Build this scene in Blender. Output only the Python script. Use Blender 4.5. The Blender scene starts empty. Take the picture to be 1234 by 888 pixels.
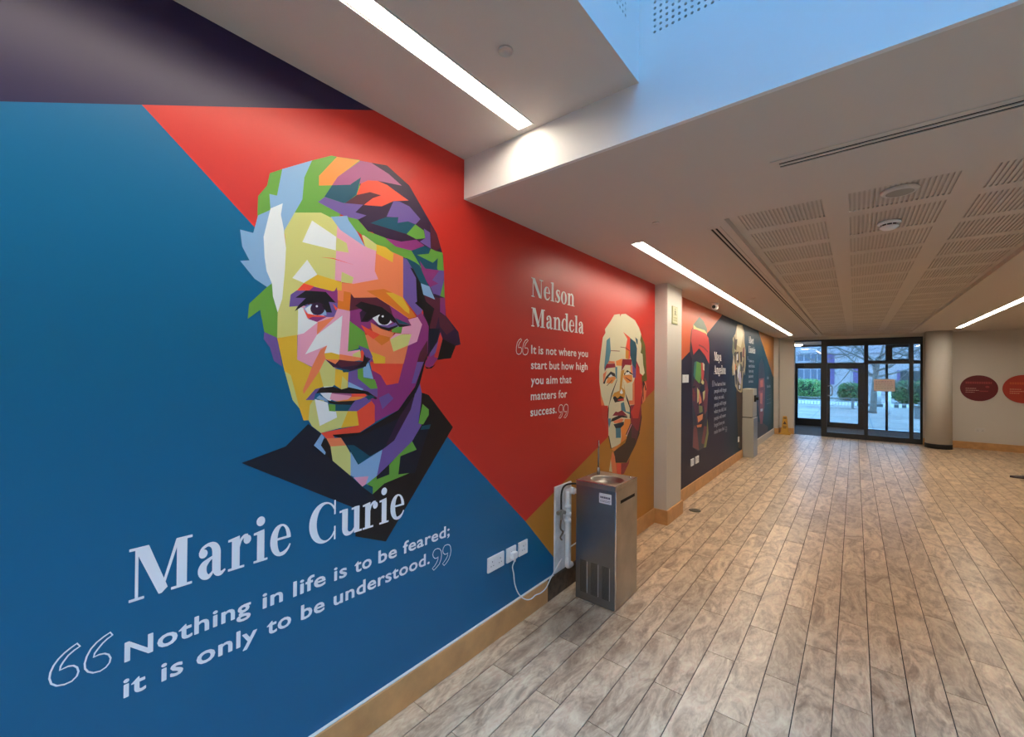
import bpy, bmesh, math, random
import numpy as np
from mathutils import Vector, Matrix, noise
from mathutils.geometry import delaunay_2d_cdt
random.seed(7)
C = bpy.context.scene.collection
SC = bpy.context.scene

# ------------------------------------------------------------------ camera
FPX, YAW, PITCH, ROLL, EYE = 507.1, .6836, .0066, .0076, 1.55
_R = Vector((math.cos(YAW), math.sin(YAW), 0)); _F = Vector((-math.sin(YAW), math.cos(YAW), 0)); _U = Vector((0, 0, 1))
F2 = _F*math.cos(PITCH)+_U*math.sin(PITCH); U2 = _U*math.cos(PITCH)-_F*math.sin(PITCH)
R3 = _R*math.cos(ROLL)+U2*math.sin(ROLL); U3 = U2*math.cos(ROLL)-_R*math.sin(ROLL)
cam = bpy.data.cameras.new('camera'); cam.sensor_width = 36; cam.lens = 36*FPX/1234; cam.clip_start = .02; cam.clip_end = 500
co = bpy.data.objects.new('camera', cam); C.objects.link(co)
m = Matrix((R3, U3, -F2)).transposed().to_4x4(); m.translation = Vector((0, 0, EYE)); co.matrix_world = m
SC.camera = co

# ------------------------------------------------------------------ world, exposure
w = bpy.data.worlds.new('dusk_sky'); SC.world = w; w.use_nodes = True
nt = w.node_tree; bg = nt.nodes['Background']
tc = nt.nodes.new('ShaderNodeTexCoord'); sp = nt.nodes.new('ShaderNodeSeparateXYZ'); rp = nt.nodes.new('ShaderNodeValToRGB')
nt.links.new(tc.outputs['Generated'], sp.inputs[0]); nt.links.new(sp.outputs['Z'], rp.inputs[0]); nt.links.new(rp.outputs[0], bg.inputs[0])
rp.color_ramp.elements[0].color = (.24, .54, 1, 1); rp.color_ramp.elements[1].color = (.13, .49, 1, 1)
rp.color_ramp.elements[0].position = 0; rp.color_ramp.elements[1].position = .8
bg.inputs[1].default_value = SKY = 3.9
vs_ = SC.view_settings; vs_.view_transform = 'Standard'; vs_.look = 'None'; vs_.gamma = 1; vs_.use_curve_mapping = False
vs_.exposure = 1.40
LAMP = 14.5            # radiance of the LED diffusers
LAMPCOL = (1, .88, .71)

# ------------------------------------------------------------------ helpers
def un(px, py, ax, val):
    D = F2+R3*((px-617)/FPX)+U3*((444-py)/FPX); i = 'xyz'.index(ax)
    o = Vector((0, 0, EYE)); return o+D*((val-o[i])/D[i])
def pj(v):
    c = Vector(v)-Vector((0, 0, EYE)); d = c.dot(F2)
    return (617+FPX*c.dot(R3)/d, 444-FPX*c.dot(U3)/d, d)
def s2l(c):
    return tuple((v/255/12.92 if v/255 <= .04045 else ((v/255+.055)/1.055)**2.4) for v in c)
def mat(name, col, rough=.6, metal=0, emit=None, es=0, spec=.5, bump=0, bscale=60, var=0, vscale=8, srgb=False):
    M = bpy.data.materials.new(name); M.use_nodes = True; n = M.node_tree; p = n.nodes['Principled BSDF']
    if srgb: col = s2l(col)
    p.inputs['Base Color'].default_value = (*col, 1); p.inputs['Roughness'].default_value = rough
    p.inputs['Metallic'].default_value = metal; p.inputs['Specular IOR Level'].default_value = spec
    if emit: p.inputs['Emission Color'].default_value = (*emit, 1); p.inputs['Emission Strength'].default_value = es
    t = n.nodes.new('ShaderNodeTexCoord')
    if var:
        z = n.nodes.new('ShaderNodeTexNoise'); z.inputs['Scale'].default_value = vscale; z.inputs['Detail'].default_value = 5
        n.links.new(t.outputs['Object'], z.inputs['Vector'])
        r = n.nodes.new('ShaderNodeValToRGB'); r.color_ramp.elements[0].position = .3; r.color_ramp.elements[1].position = .7
        r.color_ramp.elements[0].color = (*[c*(1-var) for c in col], 1); r.color_ramp.elements[1].color = (*[min(1, c*(1+var)) for c in col], 1)
        n.links.new(z.outputs['Fac'], r.inputs[0]); n.links.new(r.outputs[0], p.inputs['Base Color'])
    if bump:
        z = n.nodes.new('ShaderNodeTexNoise'); z.inputs['Scale'].default_value = bscale; z.inputs['Detail'].default_value = 3
        b = n.nodes.new('ShaderNodeBump'); b.inputs['Strength'].default_value = bump; b.inputs['Distance'].default_value = .002
        n.links.new(t.outputs['Object'], z.inputs['Vector']); n.links.new(z.outputs['Fac'], b.inputs['Height']); n.links.new(b.outputs[0], p.inputs['Normal'])
    return M
def obj(name, me, mats=None, parent=None, loc=None):
    if isinstance(me, bmesh.types.BMesh):
        b = me; me = bpy.data.meshes.new(name); b.to_mesh(me); b.free()
    if mats is not None:
        for q in (mats if isinstance(mats, (list, tuple)) else [mats]): me.materials.append(q)
    o = bpy.data.objects.new(name, me); C.objects.link(o)
    if parent: o.parent = parent
    if loc is not None: o.location = loc
    return o
def tag(o, label=None, cat=None, group=None, kind=None):
    for k, v in (('label', label), ('category', cat), ('group', group), ('kind', kind)):
        if v: o[k] = v
    return o
def empty(name, loc, label=None, cat=None, group=None, rz=0, kind=None):
    o = bpy.data.objects.new(name, None); C.objects.link(o); o.location = loc; o.rotation_euler = (0, 0, rz); o.empty_display_size = .1
    return tag(o, label, cat, group, kind)
def BM(): return bmesh.new()
def box(b, x0, y0, z0, x1, y1, z1, bev=0, mi=0, seg=1):
    r = bmesh.ops.create_cube(b, size=1); v = r['verts']
    for q in v: q.co = Vector(((x0+x1)/2+q.co.x*(x1-x0), (y0+y1)/2+q.co.y*(y1-y0), (z0+z1)/2+q.co.z*(z1-z0)))
    fs = set(f for q in v for f in q.link_faces)
    for f in fs: f.material_index = mi
    if bev: bmesh.ops.bevel(b, geom=list(set(e for q in v for e in q.link_edges)), offset=bev, segments=seg, affect='EDGES', profile=.7)
    return b
def B(*a, **k): return box(BM(), *a, **k)
def cyl(b, c, r, h, n=24, axis='z', r2=None, mi=0):
    rot = {'z': Matrix(), 'x': Matrix.Rotation(math.pi/2, 4, 'Y'), 'y': Matrix.Rotation(math.pi/2, 4, 'X')}[axis]
    r_ = bmesh.ops.create_cone(b, cap_ends=True, segments=n, radius1=r, radius2=r if r2 is None else r2, depth=h, matrix=Matrix.Translation(c) @ rot)
    for f in set(f for v in r_['verts'] for f in v.link_faces):
        f.smooth = len(f.verts) == 4; f.material_index = mi
    return b
def tube(b, pts, r, n=8, mi=0, cap=True):
    pts = [Vector(p) for p in pts]; rings = []
    rr = r if isinstance(r, (list, tuple)) else [r]*len(pts)
    up = None
    for i, p in enumerate(pts):
        d = (pts[min(i+1, len(pts)-1)]-pts[max(i-1, 0)]).normalized()
        if up is None: up = d.orthogonal().normalized()
        up = (up-d*up.dot(d)).normalized(); s = d.cross(up)
        rings.append([b.verts.new(p+(up*math.cos(a)+s*math.sin(a))*rr[i]) for a in [2*math.pi*k/n for k in range(n)]])
    for A, Q in zip(rings, rings[1:]):
        for k in range(n):
            f = b.faces.new((A[k], A[(k+1) % n], Q[(k+1) % n], Q[k])); f.smooth = True; f.material_index = mi
    if cap: b.faces.new(rings[0][::-1]); b.faces.new(rings[-1])
    return b
def smooth_path(pts, k=6, closed=False):
    P = [Vector(p) for p in pts]; n = len(P); out = []
    rng = range(n) if closed else range(n-1)
    for i in rng:
        a = P[(i-1) % n] if closed or i > 0 else P[i]; b = P[i]; c = P[(i+1) % n]
        d = P[(i+2) % n] if closed or i+2 < n else c
        for j in range(k):
            t = j/k
            out.append(.5*((2*b)+(c-a)*t+(2*a-5*b+4*c-d)*t*t+(3*b-a-3*c+d)*t**3))
    if not closed: out.append(P[-1])
    return out
def lathe(b, prof, c=(0, 0, 0), n=32, mi=0):
    rings = []
    for r, z in prof:
        rings.append([b.verts.new((c[0]+r*math.cos(2*math.pi*k/n), c[1]+r*math.sin(2*math.pi*k/n), c[2]+z)) for k in range(n)])
    for A, Q in zip(rings, rings[1:]):
        for k in range(n):
            f = b.faces.new((A[k], A[(k+1) % n], Q[(k+1) % n], Q[k])); f.smooth = True; f.material_index = mi
    for rg, fl in ((rings[0], True), (rings[-1], False)):
        f = b.faces.new(rg[::-1] if fl else rg); f.material_index = mi
    return b

# painter's-algorithm mosaic: overlapping flat polygons become one planar, non-overlapping print
def area2(p): return sum(p[i][0]*p[(i+1) % len(p)][1]-p[(i+1) % len(p)][0]*p[i][1] for i in range(len(p)))
def mosaic(polys, eps=1e-4):
    V, E_, Fc = [], [], []
    for p in polys:
        q = []
        for a in p:
            if not q or (abs(a[0]-q[-1][0])+abs(a[1]-q[-1][1])) > eps*3: q.append(a)
        if area2(q) < 0: q = q[::-1]
        i0 = len(V); V += [Vector((a[0], a[1])) for a in q]; Fc.append(list(range(i0, i0+len(q))))
    v, e, f, ov, oe, of = delaunay_2d_cdt(V, E_, Fc, 1, eps)
    out = []
    for fa, o in zip(f, of):
        if o: out.append((tuple(fa), max(o)))
    return v, out
def ell(cx, cy, rx, ry, n=20, a0=0): return [(cx+rx*math.cos(a0+2*math.pi*k/n), cy+ry*math.sin(a0+2*math.pi*k/n)) for k in range(n)]
def grid_holes(b, xs, ys, hole, P, depth, mi_h=1):
    """plane made of cells; P(x,y,d) maps to 3D (d = depth behind the face); hole(i,j) cells are cut through and walled"""
    V = {}
    def vt(i, j, d):
        k = (i, j, d)
        if k not in V: V[k] = b.verts.new(P(xs[i], ys[j], depth*d))
        return V[k]
    for i in range(len(xs)-1):
        for j in range(len(ys)-1):
            c = [(i, j), (i+1, j), (i+1, j+1), (i, j+1)]
            if hole(i, j):
                for q in range(4):
                    A, D = c[q], c[(q+1) % 4]
                    b.faces.new((vt(*A, 0), vt(*D, 0), vt(*D, 1), vt(*A, 1)))
                f = b.faces.new([vt(*q, 1) for q in c]); f.material_index = mi_h
            else: b.faces.new([vt(*q, 0) for q in c])
    return b

WX, H1, H2, Y1, YE = -1.613, 2.673, 2.462, 1.5645, 12.92

# ------------------------------------------------------------------ materials
plaster = mat('white_plaster', (.62, .585, .535), .75, bump=.25, bscale=140)
ceil_m = mat('ceiling_paint', (.60, .545, .50), .85, bump=.2, bscale=160)
felt = mat('slot_backing', (.50, .45, .40), .95)
void_m = mat('rooflight_white_paint', (.74, .74, .74), .8)
hole_m = mat('perforation_backing', (.05, .055, .07), .9)
oak = mat('oak_skirting', (.60, .32, .12), .42, var=.14, vscale=9, bump=.15)
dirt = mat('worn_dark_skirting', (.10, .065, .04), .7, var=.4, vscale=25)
caulk = mat('white_caulk', (.75, .74, .70), .5)
lampface = mat('led_diffuser', (.9, .9, .9), .4, emit=LAMPCOL, es=LAMP)
whitemetal = mat('white_powder_coat', (.62, .60, .57), .4)
black = mat('black_metal', (.012, .013, .014), .45)
darkslot = mat('dark_slot', (.008, .007, .007), .9)
wplastic = mat('white_plastic', (.84, .85, .86), .3)
pin = mat('socket_hole', (.05, .05, .05), .6)
concrete = mat('window_frame_dark', (.016, .018, .020), .4)
def glass_mat(name, tint=(.96, .98, 1), ior=1.45):
    M = bpy.data.materials.new(name); M.use_nodes = True; n = M.node_tree; n.nodes.remove(n.nodes['Principled BSDF'])
    o = n.nodes['Material Output']; t = n.nodes.new('ShaderNodeBsdfTransparent'); g = n.nodes.new('ShaderNodeBsdfGlossy'); x = n.nodes.new('ShaderNodeMixShader'); fr = n.nodes.new('ShaderNodeFresnel')
    t.inputs[0].default_value = (*tint, 1); g.inputs['Roughness'].default_value = .02; fr.inputs[0].default_value = ior
    n.links.new(fr.outputs[0], x.inputs[0]); n.links.new(t.outputs[0], x.inputs[1]); n.links.new(g.outputs[0], x.inputs[2]); n.links.new(x.outputs[0], o.inputs[0])
    return M
glass = glass_mat('clear_glass', (.93, .96, .98)); tinted = glass_mat('outer_dimming_glass', (.80, .73, .69)); lowiron = glass_mat('screen_glass', (.92, .90, .88))  # outer glazing tint is added to dim the bright view outside

def wood_floor():
    M = bpy.data.materials.new('driftwood_vinyl'); M.use_nodes = True; n = M.node_tree; p = n.nodes['Principled BSDF']; L = n.links.new
    t = n.nodes.new('ShaderNodeTexCoord'); oi = n.nodes.new('ShaderNodeObjectInfo'); mp = n.nodes.new('ShaderNodeMapping')
    g = n.nodes.new('ShaderNodeNewGeometry')
    cmb = n.nodes.new('ShaderNodeCombineXYZ'); mul = n.nodes.new('ShaderNodeMath'); mul.operation = 'MULTIPLY'; mul.inputs[1].default_value = 37
    at = n.nodes.new('ShaderNodeAttribute'); at.attribute_name = 'pid'; ad = n.nodes.new('ShaderNodeMath'); ad.operation = 'ADD'
    L(oi.outputs['Random'], ad.inputs[0]); L(at.outputs['Fac'], ad.inputs[1]); L(ad.outputs[0], mul.inputs[0]); L(mul.outputs[0], cmb.inputs[2]); L(mul.outputs[0], cmb.inputs[0])
    L(t.outputs['Object'], mp.inputs['Vector']); L(cmb.outputs[0], mp.inputs['Location']); mp.inputs['Scale'].default_value = (1, .36, 1)
    wv = n.nodes.new('ShaderNodeTexNoise'); wv.inputs['Scale'].default_value = 8; wv.inputs['Detail'].default_value = 7; wv.inputs['Roughness'].default_value = .62; wv.inputs['Distortion'].default_value = 2.0
    L(mp.outputs[0], wv.inputs['Vector'])
    r = n.nodes.new('ShaderNodeValToRGB'); e = r.color_ramp
    e.elements[0].position = .32; e.elements[0].color = (.36, .228, .140, 1); e.elements[1].position = .68; e.elements[1].color = (.76, .575, .39, 1)
    x = e.elements.new(.44); x.color = (.51, .358, .232, 1); x = e.elements.new(.54); x.color = (.65, .478, .315, 1)
    L(wv.outputs['Fac'], r.inputs[0])
    fi = n.nodes.new('ShaderNodeTexNoise'); fi.inputs['Scale'].default_value = 40; fi.inputs['Detail'].default_value = 4; fi.inputs['Distortion'].default_value = 1.5
    L(mp.outputs[0], fi.inputs['Vector'])
    mx = n.nodes.new('ShaderNodeMix'); mx.data_type = 'RGBA'; mx.blend_type = 'OVERLAY'; mx.inputs[0].default_value = .5
    L(r.outputs[0], mx.inputs[6]); L(fi.outputs['Fac'], mx.inputs[7])
    hs = n.nodes.new('ShaderNodeHueSaturation'); vr = n.nodes.new('ShaderNodeMapRange'); vr.inputs[3].default_value = .88; vr.inputs[4].default_value = 1.12
    fr = n.nodes.new('ShaderNodeMath'); fr.operation = 'FRACT'; L(mul.outputs[0], fr.inputs[0]); L(fr.outputs[0], vr.inputs[0]); L(vr.outputs[0], hs.inputs['Value'])
    L(mx.outputs[2], hs.inputs['Color'])
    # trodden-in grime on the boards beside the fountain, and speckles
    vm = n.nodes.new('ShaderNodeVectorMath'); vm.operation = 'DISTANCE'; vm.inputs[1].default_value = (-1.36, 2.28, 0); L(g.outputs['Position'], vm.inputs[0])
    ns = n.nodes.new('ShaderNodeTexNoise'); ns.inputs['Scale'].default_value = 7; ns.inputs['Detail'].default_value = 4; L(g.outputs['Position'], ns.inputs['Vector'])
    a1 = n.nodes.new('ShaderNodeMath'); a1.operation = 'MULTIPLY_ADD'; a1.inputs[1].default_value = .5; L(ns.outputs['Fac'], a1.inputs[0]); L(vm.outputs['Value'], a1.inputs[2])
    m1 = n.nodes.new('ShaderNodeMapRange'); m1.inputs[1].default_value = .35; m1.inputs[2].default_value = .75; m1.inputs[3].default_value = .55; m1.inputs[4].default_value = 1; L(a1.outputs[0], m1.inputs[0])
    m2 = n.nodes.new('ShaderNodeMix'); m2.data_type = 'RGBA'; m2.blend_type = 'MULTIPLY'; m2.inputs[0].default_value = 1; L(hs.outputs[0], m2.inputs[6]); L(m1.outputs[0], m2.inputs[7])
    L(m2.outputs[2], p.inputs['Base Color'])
    rr = n.nodes.new('ShaderNodeMapRange'); rr.inputs[3].default_value = .24; rr.inputs[4].default_value = .42; L(fi.outputs['Fac'], rr.inputs[0]); L(rr.outputs[0], p.inputs['Roughness'])
    p.inputs['Specular IOR Level'].default_value = .45
    b = n.nodes.new('ShaderNodeBump'); b.inputs['Strength'].default_value = .25; b.inputs['Distance'].default_value = .001; L(wv.outputs['Fac'], b.inputs['Height']); L(b.outputs[0], p.inputs['Normal'])
    return M
floor_m = wood_floor()
seam = mat('floor_seam', (.05, .03, .02), .9)

# ------------------------------------------------------------------ the shell
floor = tag(obj('floor', B(WX-.1, -3.5, -.12, 6.6, YE, -.004), seam), kind='structure')
LW, L0 = .1406, -.4979-.1406*8
def plank_bm(x0, x1, y0, y1, b=None, pid=None):
    b = b or BM(); g = .0022
    r = bmesh.ops.create_cube(b, size=1)
    for v in r['verts']: v.co = Vector(((x0+x1)/2+v.co.x*(x1-x0-2*g), (y0+y1)/2+v.co.y*(y1-y0-1.5*g), -.003+v.co.z*.006))
    if pid is not None:
        lay = b.faces.layers.float.get('pid') or b.faces.layers.float.new('pid')
        for f in set(f for v in r['verts'] for f in v.link_faces): f[lay] = pid
    return b
cells = []
for i in range(0, 60):
    x0 = L0+i*LW; x1 = x0+LW
    if x1 > 6.55: break
    off = 2.10 if (i % 2) == 0 else 2.525
    for k in range(-8, 14):
        y0, y1 = off+.848*k, off+.848*(k+1)
        if y1 < -3.4 or y0 > YE: continue
        y0 = max(y0, -3.5); y1 = min(y1, YE)
        d = math.hypot((x0+x1)/2, (y0+y1)/2)
        vis = False
        for a in (0, .5, 1):
            v = Vector((x0, y0+(y1-y0)*a, 0))
            if (v-Vector((0, 0, EYE))).dot(F2) > .1:
                q = pj(v); vis |= (-20 < q[0] < 1254 and q[1] < 905)
        cells.append((d if vis else d+100, x0, x1, y0, y1))
cells.sort()
full = {}
rest = BM(); rest.faces.layers.float.new('pid')
for n_, (d, x0, x1, y0, y1) in enumerate(cells):
    if n_ < 300 and d < 100:
        key = round(y1-y0, 3)
        if key not in full:
            full[key] = bpy.data.meshes.new('plank'); bb = plank_bm(-LW/2, LW/2, -(y1-y0)/2, (y1-y0)/2); bb.to_mesh(full[key]); bb.free(); full[key].materials.append(floor_m)
        obj('plank', full[key], None, floor, ((x0+x1)/2, (y0+y1)/2, 0))
    else: plank_bm(x0, x1, y0, y1, rest, random.random()*3)
tag(obj('plank', rest, floor_m, floor), kind='stuff')
tag(obj('floor_lobby', B(-1.7, YE, -.12, 1.5, 15.45, -.002), mat('entrance_matting', (.13, .14, .16), .95, bump=.6, bscale=300)), kind='structure')

# left wall: slab plus printed colour fields (a wall graphic in flat fields)
wall_left = tag(obj('wall_left', B(WX-.2, -3.6, 0, WX-.001, YE+.1, 2.9), plaster), kind='structure')
def ink(name, c, g=1.0, rough=.38):
    l = s2l(c); return mat('print_'+name, tuple(min(.85, v*g) for v in l), rough, spec=.42)
GP = 1.12
K = {k: ink(k, c, GP) for k, c in dict(
    bl=(126, 165, 205), wh=(212, 220, 228), gr=(98, 154, 62), yg=(192, 194, 120), pk=(214, 152, 180), org=(222, 138, 62), sal=(222, 124, 84),
    red=(222, 76, 56), rdd=(196, 56, 48), mau=(158, 82, 128), mag=(134, 50, 116), pur=(104, 82, 150), dkp=(50, 28, 58), mar=(84, 34, 52), teal=(14, 76, 98),
    blk=(22, 20, 24), nav=(16, 26, 44), yel=(212, 172, 52), orb=(206, 114, 40), cream=(206, 200, 172), oli=(92, 94, 36), och=(196, 140, 48), cri=(136, 30, 52),
    sky=(76, 128, 150), brn=(50, 30, 26), dor=(196, 116, 44), lil=(196, 186, 206), grg=(96, 112, 88), scr=(196, 58, 52), lime=(128, 140, 60),
    gtl=(60, 124, 112), drd=(120, 44, 44), skin=(150, 70, 76), ins=(34, 36, 50), sand=(172, 158, 116)).items()}
F_blue = ink('field_blue', (0, 114, 166), .76); F_red = ink('field_red', (206, 50, 42), .96); F_och = ink('field_ochre', (178, 122, 42), 1.1); F_pur = ink('field_purple', (44, 30, 74), .8)
F_orange = ink('field_orange', (220, 96, 30), .9)
def fields(flds, parent, x):
    v, tri = mosaic([p for _, p in flds], 1e-5)
    for i, (mt, p) in enumerate(flds):
        b = BM(); vv = {}
        for f, o in tri:
            if o != i: continue
            for a in f:
                if a not in vv: vv[a] = b.verts.new((x, v[a][0], v[a][1]))
            b.faces.new([vv[a] for a in f])
        for f in b.faces:
            if f.normal.x < 0: f.normal_flip()
        b.normal_update()
        for f in b.faces:
            if f.normal.x < 0: f.normal_flip()
        obj('painted_field', b, mt, parent)
y0, y1 = -3.5, 4.4
pl = lambda y: 2.197+(y-.001)*.4662
fields([(F_red, [(y0, .05), (y1, .05), (y1, H1+.1), (y0, H1+.1)]),
        (F_och, [(2.125, .603), (2.452, .265), (2.70, .05), (y1, .05), (y1, 1.359+(y1-4.287)*.35)]),
        (F_blue, [(.262, 2.319), (2.125, .603), (2.452, .265), (2.70, .05), (y0, .05), (y0, pl(y0))]),
        (F_pur, [(y0, pl(y0)), (y1, pl(y1)), (y1, 6), (y0, 6)])], wall_left, WX)
# second mural field, beyond the pilaster: printed purple fading along the wall into teal
def grad_mat():
    M = mat('print_purple_to_teal', (.02, .02, .05), .5, spec=.35); n = M.node_tree; L = n.links.new; p = n.nodes['Principled BSDF']
    t = n.nodes.new('ShaderNodeTexCoord'); s = n.nodes.new('ShaderNodeSeparateXYZ'); mr = n.nodes.new('ShaderNodeMapRange'); r = n.nodes.new('ShaderNodeValToRGB')
    L(t.outputs['Object'], s.inputs[0]); L(s.outputs['Y'], mr.inputs[0]); mr.inputs[1].default_value = 4.8; mr.inputs[2].default_value = 12.9; L(mr.outputs[0], r.inputs[0]); L(r.outputs[0], p.inputs['Base Color'])
    e = r.color_ramp; e.elements[0].position = 0; e.elements[0].color = (*s2l((34, 28, 56)), 1); e.elements[1].position = 1; e.elements[1].color = (*s2l((22, 84, 100)), 1)
    for pos, c in ((.28, (34, 28, 60)), (.40, (16, 50, 76)), (.6, (12, 60, 82))):
        x = e.elements.new(pos); x.color = (*s2l(c), 1)
    return M
def U(px, py): v = un(px, py, 'x', WX); return (v.y, v.z)
a = U(869.4, 380.8); bq = U(854.2, 399.4); c_ = U(821, 434.3); d_ = U(914.3, 400.3); e_ = U(931.2, 452.7)
fields([(grad_mat(), [(4.7, .05), (YE, .05), (YE, 2.6), (4.7, 2.6)]),
        (F_orange, [(4.7, 2.6), (a[0]+.25, 2.6), a, bq, c_, (4.7, c_[1]-.2)]),
        (ink('field_gold', (200, 130, 26), .85), [d_, (d_[0]-.1, 2.6), (YE, 2.6), (YE, e_[1]-.1), e_])], wall_left, WX)

# skirting boards
bs = tag(empty('baseboard_left', (WX, 0, 0)), kind='structure')
def skirt(x0, y0, x1, y1, par, m=oak, h=.147): return obj('skirting_board', B(x0, y0, 0, x1, y1, h, bev=.003), m, par, None if par is None else -par.location)
ys_ = [-3.5, -.35, 2.36]
skirt(WX, -3.5, WX+.018, .30, bs); skirt(WX, .3015, WX+.018, 2.36, bs); skirt(WX, 2.84, WX+.018, 4.325, bs)
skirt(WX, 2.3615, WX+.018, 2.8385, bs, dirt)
skirt(WX, 4.307, WX+.149, 4.3245, bs); skirt(WX+.131, 4.3255, WX+.149, 4.80, bs); skirt(WX, 4.8015, WX+.018, 8.70, bs); skirt(WX, 9.12, WX+.018, 12.62, bs, plaster)
obj('caulk_bead', B(WX, -3.5, .147, WX+.014, 2.44, .1535, bev=.002), caulk, bs, -bs.location)
pil = tag(obj('trim_pilaster', B(WX-.05, 4.325, 0, WX+.131, 4.78, H2+.05, bev=.004), plaster), kind='structure')
nib = tag(obj('trim_corner_nib', B(WX-.05, 12.62, 0, WX+.10, YE+.05, H2+.05, bev=.004), plaster), kind='structure')
skirt(WX, 12.60, WX+.118, 12.62, bs); skirt(WX+.10, 12.62, WX+.118, YE, bs)

# end wall with the glazed opening
X0, X1 = -1.205, 1.166
ztop = un(1050, 407, 'y', YE).z
we = empty('wall_end', (0, YE, 0), kind='structure')
for a in ((WX-.2, YE, 0, X0, YE+.15, 2.9), (X1, YE, 0, 6.6, YE+.15, 2.9), (X0, YE, ztop, X1, YE+.15, 2.9)): obj('wall_section', B(*a), plaster, we, (0, -YE, 0))
be = empty('baseboard_end', (0, YE, 0), kind='structure')
skirt(WX+.118, YE-.018, X0, YE, be); skirt(X1, YE-.018, 6.5, YE, be)
tag(obj('wall_right', B(6.5, -3.6, 0, 6.7, YE+.1, 2.9), plaster), kind='structure')
tag(obj('baseboard_right', B(6.482, -3.5, 0, 6.5, YE, .147), oak), kind='structure')
tag(obj('wall_back', B(WX-.2, -3.7, 0, 6.7, -3.5, 2.9), plaster), kind='structure')
tag(obj('baseboard_back', B(WX, -3.5, 0, 6.5, -3.482, .147), oak), kind='structure')

# lower ceiling with the recessed tray of slotted plasterboard
VX0, VX1, VY0, VZ = -.651, 3.6, -2.2, 4.7
CX0, CX1, CY0, CY1, CZ = -.603, .952, 2.72, 12.35, 2.502
LS = [(-1.9, 1.522, -1.212, -1.134, H1), (2.85, 12.0, -1.232, -1.150, H2), (6.6, 11.9, 1.53, 1.61, H2), (-3.2, -2.3, -1.212, -1.134, H1), (2.2, 7.0, 4.4, 4.48, H2), (-1.9, 1.3, 4.4, 4.48, H1), (-2.84, -2.76, -.4, 3.4, H1)]
RD = .013
def slab(x0, y0, x1, y1, z0, z1, holes):
    b = BM(); hs = [h for h in holes if h[2] < x1 and h[3] > x0 and h[0] < y1 and h[1] > y0]
    ys = sorted({y0, y1} | {min(max(v, y0), y1) for h in hs for v in h[:2]})
    for ya, yb in zip(ys, ys[1:]):
        if yb-ya < 1e-6: continue
        xs, cur = sorted((max(h[2], x0), min(h[3], x1)) for h in hs if h[0] < (ya+yb)/2 < h[1]), x0
        for p, q in xs:
            if p > cur: box(b, cur, ya, z0, p, yb, z1)
            cur = q
        if x1 > cur: box(b, cur, ya, z0, x1, yb, z1)
    return b
ceiling = empty('ceiling', (0, 0, H2), kind='structure')
def cp(name, b, m): return obj(name, b, m, ceiling, (0, 0, -H2))
cp('lower_ceiling', slab(WX-.1, Y1+.02, 6.6, YE+.1, H2, H2+.2, [h for h in LS if h[4] == H2]+[(CY0, CY1, CX0, CX1, 0)]), ceil_m)
cp('tray_backing', B(CX0-.01, CY0-.01, CZ+.012, CX1+.01, CY1+.01, H2+.19), felt)
cols = [(-.561, -.136), (-.034, .391), (.497, .922)]
rows = [(2.815, 3.170)]; y = 3.262
while y+.445 < CY1-.05: rows.append((y, y+.445)); y += .5325
# plain strips of the tray between the slotted panels
b = BM(); xs = [CX0]+[v for c in cols for v in c]+[CX1]; ysr = [CY0]+[v for r in rows for v in r]+[CY1]
for i in range(len(xs)-1):
    for j in range(len(ysr)-1):
        if i % 2 == 1 and j % 2 == 1: continue
        f = b.faces.new([b.verts.new(p) for p in ((xs[i], ysr[j], CZ), (xs[i], ysr[j+1], CZ), (xs[i+1], ysr[j+1], CZ), (xs[i+1], ysr[j], CZ))])
cp('tray_board', b, ceil_m)
shared = {}
for (xa, xb) in cols:
    for (ya, yb) in rows:
        L_ = round(yb-ya, 3)
        if L_ not in shared:
            b = BM(); n_ = 21; pitch = .425/n_; gx = [0]
            for k in range(n_): gx += [k*pitch+pitch*.30, k*pitch+pitch*.78]
            gx.append(.425)
            grid_holes(b, gx, [0, L_*.012, L_*.988, L_], lambda i, j: i % 2 == 1 and j == 1, lambda x, y, d: (x, y, d), .006)
            bmesh.ops.recalc_face_normals(b, faces=b.faces)
            me = bpy.data.meshes.new('slotted_panel'); b.to_mesh(me); b.free(); me.materials.append(ceil_m); me.materials.append(felt); shared[L_] = me
        obj('slotted_panel', shared[L_], None, ceiling, (xa, ya, CZ-H2))
# upper ceiling round the rooflight well
uc = empty('ceiling_upper', (0, 0, H1), kind='structure')
for a in ((WX-.1, -3.6, H1, VX0-.012, Y1, H1+.2), (VX0-.012, VY0, H1, VX0-.0005, Y1, H1+.02), (VX1+.002, -3.6, H1, 6.6, Y1, H1+.2), (VX0-.012, -3.6, H1, VX1+.002, VY0-.002, H1+.2)): obj('ceiling_slab', slab(a[0], a[1], a[3], a[4], a[2], a[5], [h for h in LS if h[4] == H1]), ceil_m, uc, (0, 0, -H1))
obj('downstand_beam', B(WX-.1, Y1, H2, 6.6, Y1+.02, H1), void_m, uc, (0, 0, -H1))
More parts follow.
